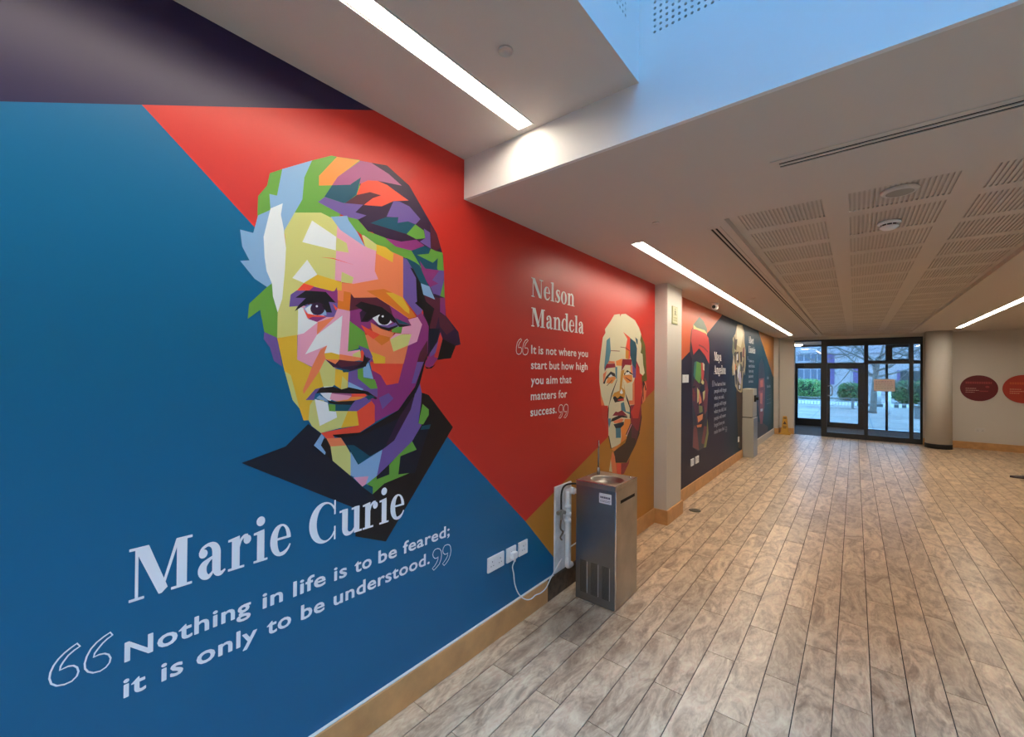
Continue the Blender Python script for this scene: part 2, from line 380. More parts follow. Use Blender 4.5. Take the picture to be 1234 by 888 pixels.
# rooflight well: four tall white faces; perforated panels on two of them
well = empty('wall_rooflight_well', (0, 0, H1), kind='structure')
def wl(name, b, m): return obj(name, b, m, well, (0, 0, -H1))
PZ, pitch = 2.828, .0226
PYs, PXs = 1.452, -.601
b = BM()
for a in ((VX0, Y1+.03, H1+.3, VX1, Y1+.2, VZ), (VX0, VY0-.2, H1+.21, VX1, VY0, VZ), (VX1, VY0, H1+.21, VX1+.2, Y1+.2, VZ), (VX0-.2, VY0, H1+.21, VX0-.03, Y1+.2, VZ)): box(b, *a)
wl('well_lining', b, void_m)
def perf(Pm, u0, u1, v0, v1, tot):
    nu, nv = int((u1-u0)/pitch), int((v1-v0)/pitch)
    b = BM(); r = .0056
    for i in range(nu):
        for j in range(nv):
            cx, cy = u0+(i+.5)*pitch, v0+(j+.5)*pitch; h = pitch/2
            sq = [b.verts.new(Pm(cx+sx*h, cy+sy*h, 0)) for sx, sy in ((-1, -1), (1, -1), (1, 1), (-1, 1))]
            oc = [(cx+r*math.cos(math.pi*(k/4-.625)), cy+r*math.sin(math.pi*(k/4-.625))) for k in range(8)]
            ov = [b.verts.new(Pm(*q, 0)) for q in oc]; ob = [b.verts.new(Pm(*q, .010)) for q in oc]
            for k in range(4):
                a0, a1 = ov[2*k], ov[2*k+1]; a2 = ov[(2*k+2) % 8]
                b.faces.new((sq[k], a1, a0)); b.faces.new((sq[k], sq[(k+1) % 4], a2, a1))
            for k in range(8): b.faces.new((ov[k], ov[(k+1) % 8], ob[(k+1) % 8], ob[k]))
            f = b.faces.new(ob); f.material_index = 1
    U1, V1 = u0+nu*pitch, v0+nv*pitch
    (A0, A1, Z0, Z1) = tot
    for q in ((A0, Z0, A1, v0), (A0, V1, A1, Z1), (A0, v0, u0, V1), (U1, v0, A1, V1)):
        b.faces.new([b.verts.new(Pm(*p, 0)) for p in ((q[0], q[1]), (q[2], q[1]), (q[2], q[3]), (q[0], q[3]))])
    return b
wl('perforated_panel', perf(lambda u, v, d: (u, Y1+d, v), PXs, .95, PZ, PZ+.70, (VX0, VX1, H1-.0, VZ)), [void_m, hole_m])
wl('perforated_panel', perf(lambda u, v, d: (VX0-d, u, v), -.2, PYs, PZ+.012, PZ+.71, (VY0, Y1, H1, VZ)), [void_m, hole_m])
rl = empty('window_1', (VX0, VY0, VZ), kind='structure')
b = BM()
for k in range(5): x = VX0+(VX1-VX0)*k/4; box(b, x-.03, VY0, VZ, x+.03, Y1, VZ+.08)
for y in (VY0, (VY0+Y1)/2, Y1): box(b, VX0, y-.03, VZ, VX1, y+.03, VZ+.078)
obj('window_frame', b, whitemetal, rl, -rl.location)
for k in range(4):
    xa, xb = VX0+(VX1-VX0)*k/4+.03, VX0+(VX1-VX0)*(k+1)/4-.03
    for (ya, yb) in ((VY0+.03, (VY0+Y1)/2-.03), ((VY0+Y1)/2+.03, Y1-.03)): obj('pane', B(xa, ya, VZ+.03, xb, yb, VZ+.036), glass, rl, -rl.location)
# column by the entrance
col = empty('trim_round_column', (1.372, 12.60, 0), kind='structure')
obj('shaft', lathe(BM(), [(.208, .095), (.208, H2+.02)], n=48), plaster, col)
obj('base_ring', lathe(BM(), [(.213, 0), (.213, .09), (.208, .096)], n=48), black, col)
# entrance lobby behind the inner screen
YO = 15.4
lob = empty('wall_lobby', (0, YE, 0), kind='structure')
obj('lobby_side', B(X0-.35, YE+.15, 0, X0-.2, YO+.1, 2.6), plaster, lob, (0, -YE, 0)); obj('lobby_side', B(X1+.25, YE+.15, 0, X1+.4, YO+.1, 2.6), plaster, lob, (0, -YE, 0))
zl = un(975, 411, 'y', YE).z
obj('lobby_ceiling', B(X0-.35, YE+.15, 2.40, X1+.4, YO+.1, 2.6), ceil_m, lob, (0, -YE, 0))

# ------------------------------------------------------------------ entrance screens
FR = concrete
def X(px, y): return un(px, 480, 'x' if 0 else 'y', y).x
def Zy(py, y, px=1040): return un(px, py, 'y', y).z
scr = empty('window_2', (0, YE, 0), kind='structure')
def sp_(n, b, m, par, pl=None):
    return obj(n, b, m, par, -(pl or par).location if par else None)
zi1, zi0 = Zy(409.5, YE), .002
xp = [(X(989.5, YE), X(996.5, YE)), (X(1041.3, YE), X(1046, YE)), (X(1096, YE), X(1101, YE)), (X(1110.8, YE)-.02, X1)]
for a_, b_ in xp: sp_('mullion', B(a_, YE+.02, zi0, b_, YE+.10, zi1, bev=.004), FR, scr)
sp_('head_rail', B(xp[0][0], YE+.022, Zy(416, YE), X1, YE+.098, zi1+.001, bev=.003), FR, scr)
sp_('bottom_rail', B(xp[0][0], YE+.022, zi0, X1, YE+.098, .115, bev=.003), FR, scr)
zt = (Zy(438.3, YE, 1075), Zy(435, YE, 1075))
for k in (1, 2): sp_('transom', B(xp[k][1], YE+.03, zt[0], xp[k+1][0], YE+.09, zt[1]), FR, scr)
sp_('track_head', B(X0, YE+.01, zi1, X1, YE+.12, zi1+.035), FR, scr)
for k in range(3):
    za = Zy(416, YE)
    for (u0, u1) in (((.11, zt[0]+.01), (zt[1]-.01, za)) if k else ((.11, za),)):
        sp_('pane', B(xp[k][1]-.01, YE+.055, u0, xp[k+1][0]+.01, YE+.063, u1), lowiron, scr)
# outer doors and windows
out = empty('window_3', (0, YO, 0), kind='structure')
zo = Zy(416.3, YO)
XA, XB = X(955.5, YO), X(1113.5, YO)
zd1, zd0 = Zy(437.3, YO, 1000), Zy(443, YO, 1000)
sp_('head_rail', B(XA-.3, YO, zo, XB+.3, YO+.08, 2.42), FR, out)
for a_, b_ in ((955.5, 957.5), (989.5, 996.5), (1041, 1046.3), (1067, 1070.2), (1096.5, 1100.5), (1112.5, 1116)):
    sp_('mullion', B(X(a_, YO), YO, .0, X(b_, YO), YO+.08, zo, bev=.003), FR, out)
sp_('transom', B(XA, YO+.005, zd0, X(1043, YO), YO+.075, zd1), FR, out)
sp_('transom', B(X(1043, YO), YO+.005, Zy(437.8, YO), XB, YO+.075, Zy(434.5, YO)), FR, out)
tl = (X(1070, YO), X(1097, YO)); z4, z5 = Zy(435.5, YO), Zy(416.3, YO)
fr_ = B(tl[0], YO-.02, z4, tl[1], YO+.04, z5)
b = BM()
for q in ((tl[0], z4, tl[0]+.09, z5), (tl[1]-.04, z4, tl[1], z5), (tl[0]+.09, z5-.07, tl[1]-.04, z5), (tl[0]+.09, z4, tl[1]-.04, z4+.06)): box(b, q[0], YO-.02, q[1], q[2], YO+.02, q[3])
fr_.free(); sp_('opening_light_frame', b, FR, out)
cop = mat('copper_brown_threshold', (.11, .05, .035), .5)
sp_('threshold', B(X(1046, YO), YO-.03, Zy(518.5, YO), XB+.2, YO, Zy(516.3, YO)), cop, out)
sp_('bottom_rail', B(XA, YO, -.01, XB+.2, YO+.08, Zy(518.5, YO)), FR, out)
for a_, b_, u0, u1 in ((957, 990, zd1, zo), (996, 1041.5, zd1, zo), (1046, 1067.5, .03, zo), (1070, 1097, .03, zo), (1100, 1113, .03, zo)):
    sp_('pane', B(X(a_, YO), YO+.035, u0, X(b_, YO), YO+.043, u1), tinted, out)
for n_, (xa, xb, ga, gb, yb0, yb1) in enumerate(((957.5, 991, 961.5, 989, 505.7, 511.8), (996.3, 1041.2, 1000.2, 1034, 508.5, 514.5))):
    d = empty('door_%d' % (n_+1), (X(xa, YO), YO, 0), kind='structure')
    yy = YO-.03; b = BM(); xa, xb, ga, gb = X(xa, yy), X(xb, yy), X(ga, yy), X(gb, yy); q0, q1 = Zy(yb1, yy, 1000), Zy(yb0, yy, 1000); t0, t1 = zd0, zd1
    for q in ((xa, q0, ga, t1), (gb, q0, xb, t1), (ga, q0, gb, q1), (ga, t0-.03, gb, t1)): box(b, q[0], yy-.03, q[1], q[2], yy+.03, q[3], bev=.003)
    obj('door_leaf', b, FR, d, -d.location)
    obj('pane', B(ga-.01, yy-.004, q1-.01, gb+.01, yy+.004, t0-.02), tinted, d, -d.location)
    if n_:
        hx = X(1002.8, yy)
        h = obj('door_handle', tube(BM(), smooth_path([(hx-.09, yy-.03, 1.19), (hx-.05, yy-.09, 1.20), (hx, yy-.09, 1.17), (hx, yy-.09, .95), (hx-.05, yy-.09, .91), (hx-.09, yy-.03, .92)]), .014, 8), whitemetal, d, -d.location)
    obj('closer_box', B(xa+.05, yy-.08, t1-.09, xa+.25, yy-.03, t1-.03, bev=.005), black, d, -d.location)
    obj('floor_seal', B(xa, yy-.02, 0, xb, yy+.02, q0, bev=0), FR, d, -d.location)

# ------------------------------------------------------------------ flat print: portraits as facet mosaics
ORG = dict(A=(286, 182, 6), B=(410, 182, 6), C=(286, 310, 6), D=(410, 310, 6), E=(340, 430, 6), F=(410, 430, 6), G=(286, 510, 6), H=(410, 510, 6),
           I=(716, 370, 12), J=(716, 430, 12), K=(716, 500, 12), L=(821, 360, 8.88), M=(821, 450, 8.88), N=(876, 375, 8.88), O=(876, 450, 8.07))
def parse(s):
    out, o = [], None
    for t in s.split():
        if t in ORG: o = ORG[t]; continue
        if t[0] == '@': # ellipse @cx,cy,rx,ry
            cx, cy, rx, ry = map(float, t[1:].split(',')); out += [(o[0]+p/o[2], o[1]+q/o[2]) for p, q in ell(cx, cy, rx, ry, 16)]; continue
        p, q = map(float, t.split(',')); out.append((o[0]+p/o[2], o[1]+q/o[2]))
    return out
def portrait(text, name, label, x, part_names, cat='mural'):
    polys, cols_, parts_ = [], [], []; cur = 0
    for ln in text.strip().splitlines():
        ln = ln.strip()
        if not ln: continue
        if ln[0] == '#': cur = part_names.index(ln[1:].strip()); continue
        c, rest_ = ln.split(' ', 1); polys.append(parse(rest_)); cols_.append(c); parts_.append(cur)
    v, tri = mosaic(polys, .02)
    P3 = [un(q[0], q[1], 'x', x) for q in v]
    xs = [P3[a].y for f, o in tri for a in f]; zs = [P3[a].z for f, o in tri for a in f]
    root = empty(name, (x, (min(xs)+max(xs))/2, min(zs)), label, cat)
    for pi, pn in enumerate(part_names):
        used = sorted(set(cols_[o] for f, o in tri if parts_[o] == pi)); b = BM(); vv = {}
        for f, o in tri:
            if parts_[o] != pi: continue
            for a in f:
                if a not in vv: vv[a] = b.verts.new(P3[a])
            fc = b.faces.new([vv[a] for a in f]); fc.material_index = used.index(cols_[o])
        b.normal_update()
        for f in b.faces:
            if f.normal.x < 0: f.normal_flip()
        obj(pn, b, [K[c] for c in used], root, -root.location)
    return root
PORTRAIT_1 = '''
#collar
blk F 590,258 640,275 815,508 H 330,855 110,818 110,560 232,515 200,440 F 380,720 500,600 560,470 585,330
nav G 30,287 350,167 512,5 605,72 700,270 H 75,380 160,458 235,515 290,590 110,620 G 860,618
nav F 520,610 590,500 640,520 540,840 420,850 435,720
nav F 265,885 355,780 355,850
teal F 590,500 655,487 645,520 580,528
gr F 595,340 640,380 640,420 600,488 565,485
gr H 430,215 520,130 552,190 435,238 420,370 500,360 320,435 235,512 235,460 190,440 262,382 265,405 355,370 355,300
teal H 160,458 185,445 235,465 235,515
bl E 285,555 305,580 280,640 315,690 310,708 230,640
blk E 305,590 330,590 357,660 362,752 320,710 315,690 280,640
#hair
dkp B 0,150 145,70 340,105 500,250 700,600 745,760 D 750,165 760,420 640,520 560,200 460,5 B 300,640 0,400
pk C 436,200 760,200 815,260 812,800 560,800 436,740
dkp B 130,68 225,85 335,103 495,250 590,430 650,530 700,600 725,700 650,700 540,640 200,580 130,495 0,455 0,150
gr A 145,465 150,325 215,250 235,160 325,130 540,68 680,33 725,42 885,65 885,330 735,470 800,500 860,600 600,445 415,445 330,620
gr B 40,440 130,498 200,580 320,625 520,715 570,790 595,888 560,860 540,805 490,785 455,765 395,750 260,675 155,605 100,560 55,500
bl A 325,130 540,68 485,190 470,350 415,445 340,575 C 330,300 250,188 215,215 125,155 20,25 A 88,790 35,690 20,567 115,592 150,465 240,425 232,310 287,322
wh A 240,415 328,378 315,460 335,560 352,700 345,850 C 325,300 292,398 258,285 248,185 212,100 A 197,768 190,620
org A 720,42 885,68 725,187 685,247 590,250 590,180
mau A 725,187 B 145,70 225,85 350,165 445,250 270,215 200,212 150,235 80,243 A 685,247
teal A 685,247 820,243 B 75,240 150,190 118,315 40,375 A 765,375 630,330
red B 150,235 200,212 270,215 340,245 400,290 495,358 385,362 300,400 170,390 235,340 295,320 215,297 118,318
mar B 118,318 215,297 295,320 235,340 165,388 35,376
pur A 583,368 632,332 765,375 B 165,388 110,443 190,465 130,495 60,478 A 770,468
pur B 385,362 430,365 500,400 580,492 545,530 490,510 415,520 420,480 335,475
teal B 218,520 330,478 420,478 415,520 490,508 543,530 480,600
gr B 543,530 605,575 615,630 550,637 480,600
pur B 605,560 650,590 655,705 575,655 615,630
mar B 655,600 650,530 700,600 725,700 690,722 655,700
mag B 325,628 440,655 550,640 610,685 515,720 400,690
teal B 515,720 610,685 650,705 640,742 555,750 670,800 710,775 700,858 590,850 545,770
gr B 655,705 690,722 740,735 750,865 D 748,99 705,92 B 700,850 706,775 670,808 555,750 640,742
pur D 612,82 750,97 755,292 690,300 640,190
mag D 575,25 615,82 715,97 665,165 710,190 650,215 600,140
gr D 750,165 755,292 720,290
teal D 460,5 480,5 540,35 575,60 640,212 583,190 530,85
pur D 455,5 480,12 515,70 555,150 555,320 595,380 570,440 455,290
dkp D 600,265 685,265 755,292 765,425 855,540 870,630 835,640 800,730 640,745 600,600
mar D 605,270 690,290 722,295 720,400 690,515 640,515 680,370 620,320
mag D 722,293 757,293 762,425 722,395
mar D 710,400 762,425 825,520 770,560 720,500
blk D 740,590 835,640 800,728 705,742
nav D 640,515 720,515 700,600 650,690
bl D 583,188 645,210 685,305 600,270
gr C 215,215 250,188 258,290 292,400 288,582 195,540 165,380 75,445 85,335
pur C 195,540 288,582 325,790 265,750 235,650 190,590
#neck
nav E 345,563 560,547 F 150,545 420,385 545,210 520,330 430,560 390,610 305,670 215,718 E 630,720 550,775 430,590
blk E 345,563 560,545 F 150,545 420,385 545,210 F 540,290 430,440 350,480 150,570 E 425,585
dkp F 525,290 545,300 510,380 390,610 330,640 430,430
sal E 320,588 425,585 462,640 350,648
yg E 350,648 462,640 495,700 495,860 365,750
teal E 470,638 520,638 635,718 555,778
bl H 75,205 130,300 305,190 265,380 190,440 75,375
pk H 95,392 205,383 185,440 160,458
pur F 575,190 590,260 585,330 565,480 590,490 520,610 430,700 350,780 265,862 305,670 390,605 510,380 545,250
#face
yg A 415,445 605,445 685,485 722,530 C 712,250 440,300 440,562 288,584 292,398 325,300 A 345,850 352,700 340,575
sal B 262,680 455,765 D 455,290 545,430 470,440 265,290 100,292 75,260 C 725,250 755,185 835,190 D 95,192 275,158 250,110
pk A 722,530 B 140,655 180,690 165,605 262,675 D 250,100 275,158 95,192 C 705,165
bl A 675,475 B 50,468 60,500 125,590 180,692 0,570
yg B 155,605 262,675 262,722 200,700 178,685
yel B 262,675 330,695 385,740 380,805 262,740
yg A 720,625 790,665 805,735 712,720
wh A 540,502 715,620 712,718 470,658
yg C 755,105 840,145 830,190 750,180
wh C 505,18 578,125 480,185 398,150
red A 600,767 690,773 850,825 690,779
yel C 580,125 755,180 755,250 690,250 480,188
orb C 725,235 820,255 812,388 725,372
sal C 725,235 770,245 765,320 725,310
mag D 550,425 590,400 640,490 635,690 F 600,50 545,205 420,385 248,472 190,300 230,60 D 210,740 460,770 490,640
red F 213,35 460,35 420,190 335,205 290,130 228,95
sal D 180,560 370,560 490,640 458,770 245,768 200,640
yel D 222,682 325,720 325,768 245,768
orb D 190,243 315,228 450,290 550,430 500,442 360,345 270,290
yel D 330,255 380,257 450,290 500,375 500,410 470,390
mag D 72,385 140,370 360,350 490,440 512,495 440,505 220,510 175,540 68,460
mar D 78,262 100,292 265,290 360,350 380,420 300,380 150,370 68,388
mag D 355,350 490,440 497,485 400,440
dkp D 140,400 170,370 300,370 330,420 240,440 200,468 150,468
sal D 220,470 300,520 390,545 360,600 260,600 225,510
red D 150,488 215,525 290,560 240,592 185,550
orb D 285,560 360,578 355,602 300,637 245,592
gr D 370,540 385,500 450,503 440,550
pk D 450,505 515,493 490,450 560,432 592,485 555,610 490,640 500,555 440,555
pk D 360,590 400,550 445,553 440,600
yg D 360,595 440,557 515,557 490,637 385,682
blk D 108,350 150,320 300,360 380,420 425,482 515,493 430,505 360,450 300,405 240,430 200,455 150,465 190,400
teal D 395,437 515,490 425,480
pur D 265,482 370,488 400,470 425,500 350,528 290,505
wh D 232,440 280,415 340,430 375,470 340,492 280,488
blk D @318,447,45,42
wh D @307,427,8,8
blk D 240,470 300,500 350,510 420,488 410,503 352,533 290,512
mar D 630,600 630,740 600,757 556,757 575,690
pur D 556,757 605,757 F 590,70 545,190 516,192
pur C 385,270 430,238 520,240 650,250 725,240 725,372 700,432 640,432 600,400 480,350 375,358
mag C 545,210 700,248 720,215 727,330 700,330 650,255 520,240
red C 480,188 555,210 520,240 430,240
red C 690,335 727,372 712,385
wh C 440,362 475,365 505,440 580,470 480,552 436,562
pk C 436,560 480,550 580,470 575,560 490,700 650,637 600,670 535,790 433,740
sal C 580,470 700,430 722,415 575,560
pk C 725,370 812,388 800,682 888,668 D 150,728 C 740,702 755,420 700,432
wh C 760,420 738,705 665,690 630,692 650,637 490,702 575,562
red C 475,370 510,410 600,420 645,430 600,450 510,440
mag C 510,445 545,430 645,432 575,467
mar C 480,325 560,300 640,330 640,350 520,345
blk C 420,292 495,240 640,250 712,328 662,322 685,400 640,352 600,335 520,332 470,355 415,390 440,350 495,295
bl C 478,368 530,338 640,360 645,418 560,418 500,398
wh C 490,372 530,345 550,360 545,415 510,405
dkp C @580,372,52,46
wh C @575,354,8,8
blk C 610,345 655,350 685,400 645,398
gr D 68,460 175,540 210,667 140,640 130,660 55,682
pur D 130,635 210,667 235,720 215,765 190,740 140,650
yel C 288,585 433,560 433,740 540,795 600,780 E 270,90 300,215 240,235 170,312 225,312 190,457 155,460 125,370 75,310 20,110 C 340,820
yg C 345,825 385,850 E 65,140 125,372 75,312 20,110
sal C 650,637 630,692 640,738 E 275,95 155,270 150,240 190,140 C 540,790 600,670
yg E 310,20 385,85 380,200 360,218 300,218 270,100
yel E 385,85 480,110 475,222 430,235 380,205
yg E 435,140 475,180 470,225 425,235
pur E 480,110 550,90 545,150 690,230 690,290 600,250 475,192
gr E 545,90 585,80 590,150 670,165 690,228 640,232 548,155
bl E 585,82 625,40 660,160 588,147
bl E 480,180 590,235 560,247 475,217
red D 105,738 158,668 172,690 165,752
yg D 90,700 145,675 150,728 92,718
yel C 628,695 680,688 740,705 736,740 640,737
sal C 740,700 888,725 888,745 700,772 640,737 736,740
dkp E 310,15 385,52 410,25 580,35 612,0 640,15 585,75 485,105 445,112 430,85 370,75
mar E 400,50 410,20 490,30 580,35 540,60 430,75
blk D 172,700 200,745 185,790 100,800 140,780 165,750
teal E 430,85 485,95 480,110 442,113
pur E 170,312 240,232 302,218 300,240 240,265 228,312
yg E 225,312 300,310 340,392 475,392 430,512 280,550 215,500 190,457 200,350
wh E 235,305 330,330 340,392 390,395 397,438 272,500
yel E 475,392 540,390 555,495 425,515
red E 540,390 645,315 670,350 670,475 560,547 365,563 380,585 320,590 280,550 555,495
pur E 530,315 600,290 645,318 545,392 475,392 505,345
gr E 335,340 385,345 385,395 340,392
teal E 385,345 508,342 475,392 385,392
mau E 300,255 360,258 600,268 640,275 500,292 355,265
wh E 300,215 370,212 340,225 300,228
wh E 275,262 355,258 380,290 345,322 300,290
pk E 355,265 500,282 475,312 380,318 345,305
org E 500,287 602,288 560,307 460,327 380,320 475,308
red E 500,267 600,267 612,285 505,289
bl E 245,300 270,277 345,322 320,322
blk E 245,265 275,225 365,215 430,235 485,220 620,250 690,300 675,307 600,267 480,265 400,262 300,257
teal E 600,287 640,275 672,290 625,312
blk E 325,312 380,325 440,320 530,316 500,347 380,343 345,335
pur F 280,295 350,262 385,300 305,380
#ear
mag D 725,540 740,590 700,740 660,797 620,790 612,770 650,690 690,650
scr D 722,545 740,590 705,730 680,720
pur D 710,600 650,690 650,722 690,690
blk D 505,72 525,85 583,190 600,265 622,322 680,372 650,485 640,560 635,700 D 610,775 F 577,190 545,262 515,270 545,205 F 603,40 D 632,700 640,500 595,380 540,330 555,320 548,150
blk D 612,788 640,800 690,775 660,803 625,806
'''
portrait(PORTRAIT_1, 'mural_portrait', 'large faceted pop-art portrait with swept-up hair and a dark collar, largest face on the wall', WX+.0008, ['collar', 'hair', 'neck', 'face', 'ear'])
PORTRAIT_2 = '''
#neck
brn K 540,100 620,150 660,260 600,430 470,690 310,690 285,530 450,400
mar K 540,100 600,110 640,240 610,400 590,340 540,330
sal K 265,520 300,600 310,690 330,860 260,840 240,650
cream K 240,640 262,825 215,815
red K 318,695 400,698 390,862 330,858
cri K 390,697 480,690 515,620 500,700 430,850 390,862
#head
cream I 290,110 372,98 378,140 392,102 455,97 590,190 650,300 680,390 680,640 715,690 730,880 J 730,230 705,270 660,235 600,330 585,690 525,790 K 520,100 480,300 360,430 245,482 205,300 205,130 J 200,705 150,705 105,560 75,360 75,140 I 90,720 105,600 125,440 165,370 155,320 240,200
oli I 680,395 740,560 755,888 J 765,340 690,370 680,290 705,270 730,230 710,110 I 700,680 670,660 690,560 665,480
cri J 610,50 655,150 660,235 685,290 690,370 720,340 745,600 680,700 690,888 K 660,240 610,220 530,100 528,0 J 520,700 585,690 585,300 610,180
scr J 610,90 650,170 660,240 690,300 690,500 670,700 640,888 560,888 530,800 585,690 590,300
sal J 710,340 750,370 757,480 742,620 700,680 690,500
blk J 705,360 720,330 755,470 742,495 725,400 712,470 715,640 700,560 700,480
blk J 690,780 672,800 K 690,20 655,240 640,240 670,60
sky I 180,480 228,438 240,640 215,780 J 185,110 150,200 I 145,870 165,680
red I 420,360 520,440 520,740 490,755 455,720 455,590 480,460
och I 455,620 500,630 495,752 455,740
teal I 520,445 600,510 620,600 605,888 J 600,180 570,200 545,60 I 520,700
teal I 595,435 630,470 630,545 610,520
drd I 240,625 370,632 370,642 240,634
drd I 380,573 460,585 515,628 515,640 455,594 380,582
sal I 215,780 300,785 295,815 200,810
cri J 185,100 300,95 310,150 180,165 150,215 165,140
org J 315,60 405,25 405,130 320,125
cri J 410,30 545,35 540,120 450,115 395,210 400,100
sky J 305,140 335,150 330,330 310,300
pur J 550,100 605,180 605,300 560,300
org J 175,380 200,300 300,285 312,310 260,385
sal J 130,250 180,200 160,300 130,385
blk J 170,290 240,210 300,240 310,290 240,262 172,330 155,390 128,385
wh J 205,285 245,250 268,275 230,292
org J 425,265 550,260 552,355 480,382 420,300
sal J 525,120 550,130 556,250 530,230
blk J 430,245 480,190 550,240 562,262 460,215 440,270
wh J 455,242 500,215 517,242 460,258
drd J 450,290 540,345 520,355 455,305
drd J 180,415 260,330 268,336 190,418
och J 390,200 440,180 415,300 450,500 440,590 350,612 260,570 290,520 365,490
wh J 395,460 420,520 398,540 370,520
cream J 415,300 440,480 400,440
blk J 270,590 300,565 340,600 380,560 430,592 430,632 300,660
scr J 345,612 430,600 430,635 340,632
blk J 326,330 334,330 270,520 215,700 205,888 195,888 202,740 250,530
blk J 445,510 492,620 527,740 527,888 514,888 515,740 470,620
sal J 555,390 585,320 585,690 510,690 500,630 555,630
scr J 105,705 150,705 200,705 195,888 K 195,300 150,100 J 120,888
sal J 75,360 105,560 150,700 105,705
sky J 385,670 430,650 460,790 520,800 515,832 390,770
cri J 265,850 310,790 345,800 400,770 480,850 400,850
blk K 240,95 260,50 350,10 400,5 480,20 480,40 400,35 280,90
sal K 280,90 390,50 430,60 400,110 290,120
org K 440,55 525,60 520,130 460,280 470,340 380,412 395,320 385,190 430,140
org K 350,430 385,405 370,445 290,520 250,500
nav K 280,135 430,95 430,140 385,187 310,192
sky K 310,192 385,187 385,330 315,332
sky K 200,50 245,50 240,110 215,190 205,130
blk K 205,300 215,300 250,480 240,490
blk K 525,125 535,130 468,285 455,285
pk K 535,130 545,135 480,290 468,290
'''
portrait(PORTRAIT_2, 'mural_portrait', 'faceted portrait with cream-white hair on the red field beside the pilaster', WX+.0008, ['neck', 'head'])
PORTRAIT_3 = '''
#head
ins L 110,330 130,300 290,420 300,700 290,888 M 285,200 280,480 265,780 180,830 118,790 125,600 110,100 L 115,640 90,570 100,400
mar M 140,60 250,50 280,150 272,300 262,470 215,590 170,560 150,430 118,300 118,150
brn M 205,380 262,330 262,470 215,590 175,560 240,480
blk M 112,175 150,185 152,225 112,222
blk M 198,140 248,110 248,190 205,200
blk M 112,140 152,130 152,150 112,165
blk M 196,115 250,70 252,95 200,130
blk M 172,310 212,300 212,345 175,345
gtl L 140,680 165,665 165,850 M 145,60 130,20
gr L 165,670 210,690 215,830 M 195,110 150,60
scr L 210,680 240,690 245,800 235,870 215,860
cream L 228,680 250,700 248,770 232,760
drd M 250,40 275,90 290,180 272,400 250,440 240,300 255,200
yg M 170,150 195,190 185,300 170,320
sal M 190,170 215,270 218,310 188,335
lime M 188,340 225,350 228,410 193,425
yg M 222,60 245,90 235,120 212,100
yg M 230,200 255,180 250,260 235,300
wh M 122,195 135,200 135,222 124,225
drd M 120,150 150,200 150,300 125,290
org M 170,450 232,430 225,490 180,525
blk M 168,440 230,415 232,432 172,458
orb M 165,555 220,540 215,572 172,578
drd M 243,560 272,570 245,760 215,745
lime M 278,480 292,640 265,790 240,795 270,640
drd M 145,550 170,600 190,820 125,790 130,600
#scarf
grg L 195,195 240,240 275,320 275,400 130,330 125,280
yg L 130,275 165,310 250,335 277,370 272,395 130,335
scr L 115,320 165,330 262,372 292,420 300,500 300,700 250,600 190,530 130,600 105,450
drd L 190,488 240,510 285,560 285,575 235,525 185,500
'''
portrait(PORTRAIT_3, 'mural_portrait', 'faceted portrait in a red headscarf on the dark purple wall past the pilaster', WX+.0008, ['head', 'scarf'])
PORTRAIT_4 = '''
#body
brn O 90,140 150,180 158,440 150,740 112,720 100,400
#head
sand N 112,142 165,147 188,230 188,330 200,420 200,560 192,690 182,640 170,700 165,862 145,872 118,850 88,800 82,680 60,690 55,600 66,500 60,440 62,290 90,240
cream N 105,160 155,150 175,250 150,390 105,360
brn N 75,250 90,300 112,300 100,420 78,400
grg N 60,300 78,340 82,480 66,470
drd N 172,395 190,380 182,500 165,485
brn N 78,445 100,425 92,560 108,600 92,610
brn N 84,620 98,600 112,660 104,790 96,780
cream N 66,500 84,560 90,680 70,660
org N 84,560 98,570 100,620 86,640
brn N 100,440 125,430 130,540 116,560 108,530
wh N 104,465 118,450 118,520 106,530
brn N 138,440 162,430 160,540 146,550
wh N 118,600 132,560 140,600 132,660 120,720 112,690
grg N 140,560 152,560 155,640 142,640
lil N 122,680 142,640 155,690 150,790 125,745
brn N 108,720 122,750 150,830 146,850 118,840
wh N 128,790 145,795 142,835 130,830
brn N 155,560 166,600 162,760 150,700
brn N 180,480 188,480 186,620 178,600
brn N 170,520 176,540 176,640 168,640
'''
portrait(PORTRAIT_4, 'mural_portrait', 'faceted portrait with pale shaggy hair above the grey dispenser cabinet', WX+.0008, ['body', 'head'])
PORTRAIT_5 = '''
#coat
ins O 300,470 350,480 400,520 395,580 300,640
#head
nav O 308,0 N 345,560 370,500 395,560 O 370,60 372,150 305,140
skin O 312,50 360,45 370,150 365,330 345,490 325,490 303,300
drd O 305,140 368,130 366,160 306,170
mar O 305,180 322,260 320,420 306,330
sal O 322,70 350,60 352,130 325,135
sal O 325,190 345,190 343,300 322,290
wh O 325,345 350,340 347,368 326,370
mar O 355,160 366,160 360,400 350,440
'''
portrait(PORTRAIT_5, 'mural_portrait', 'rosy smiling portrait with dark hair at the far end of the teal wall', WX+.0008, ['coat', 'head'])

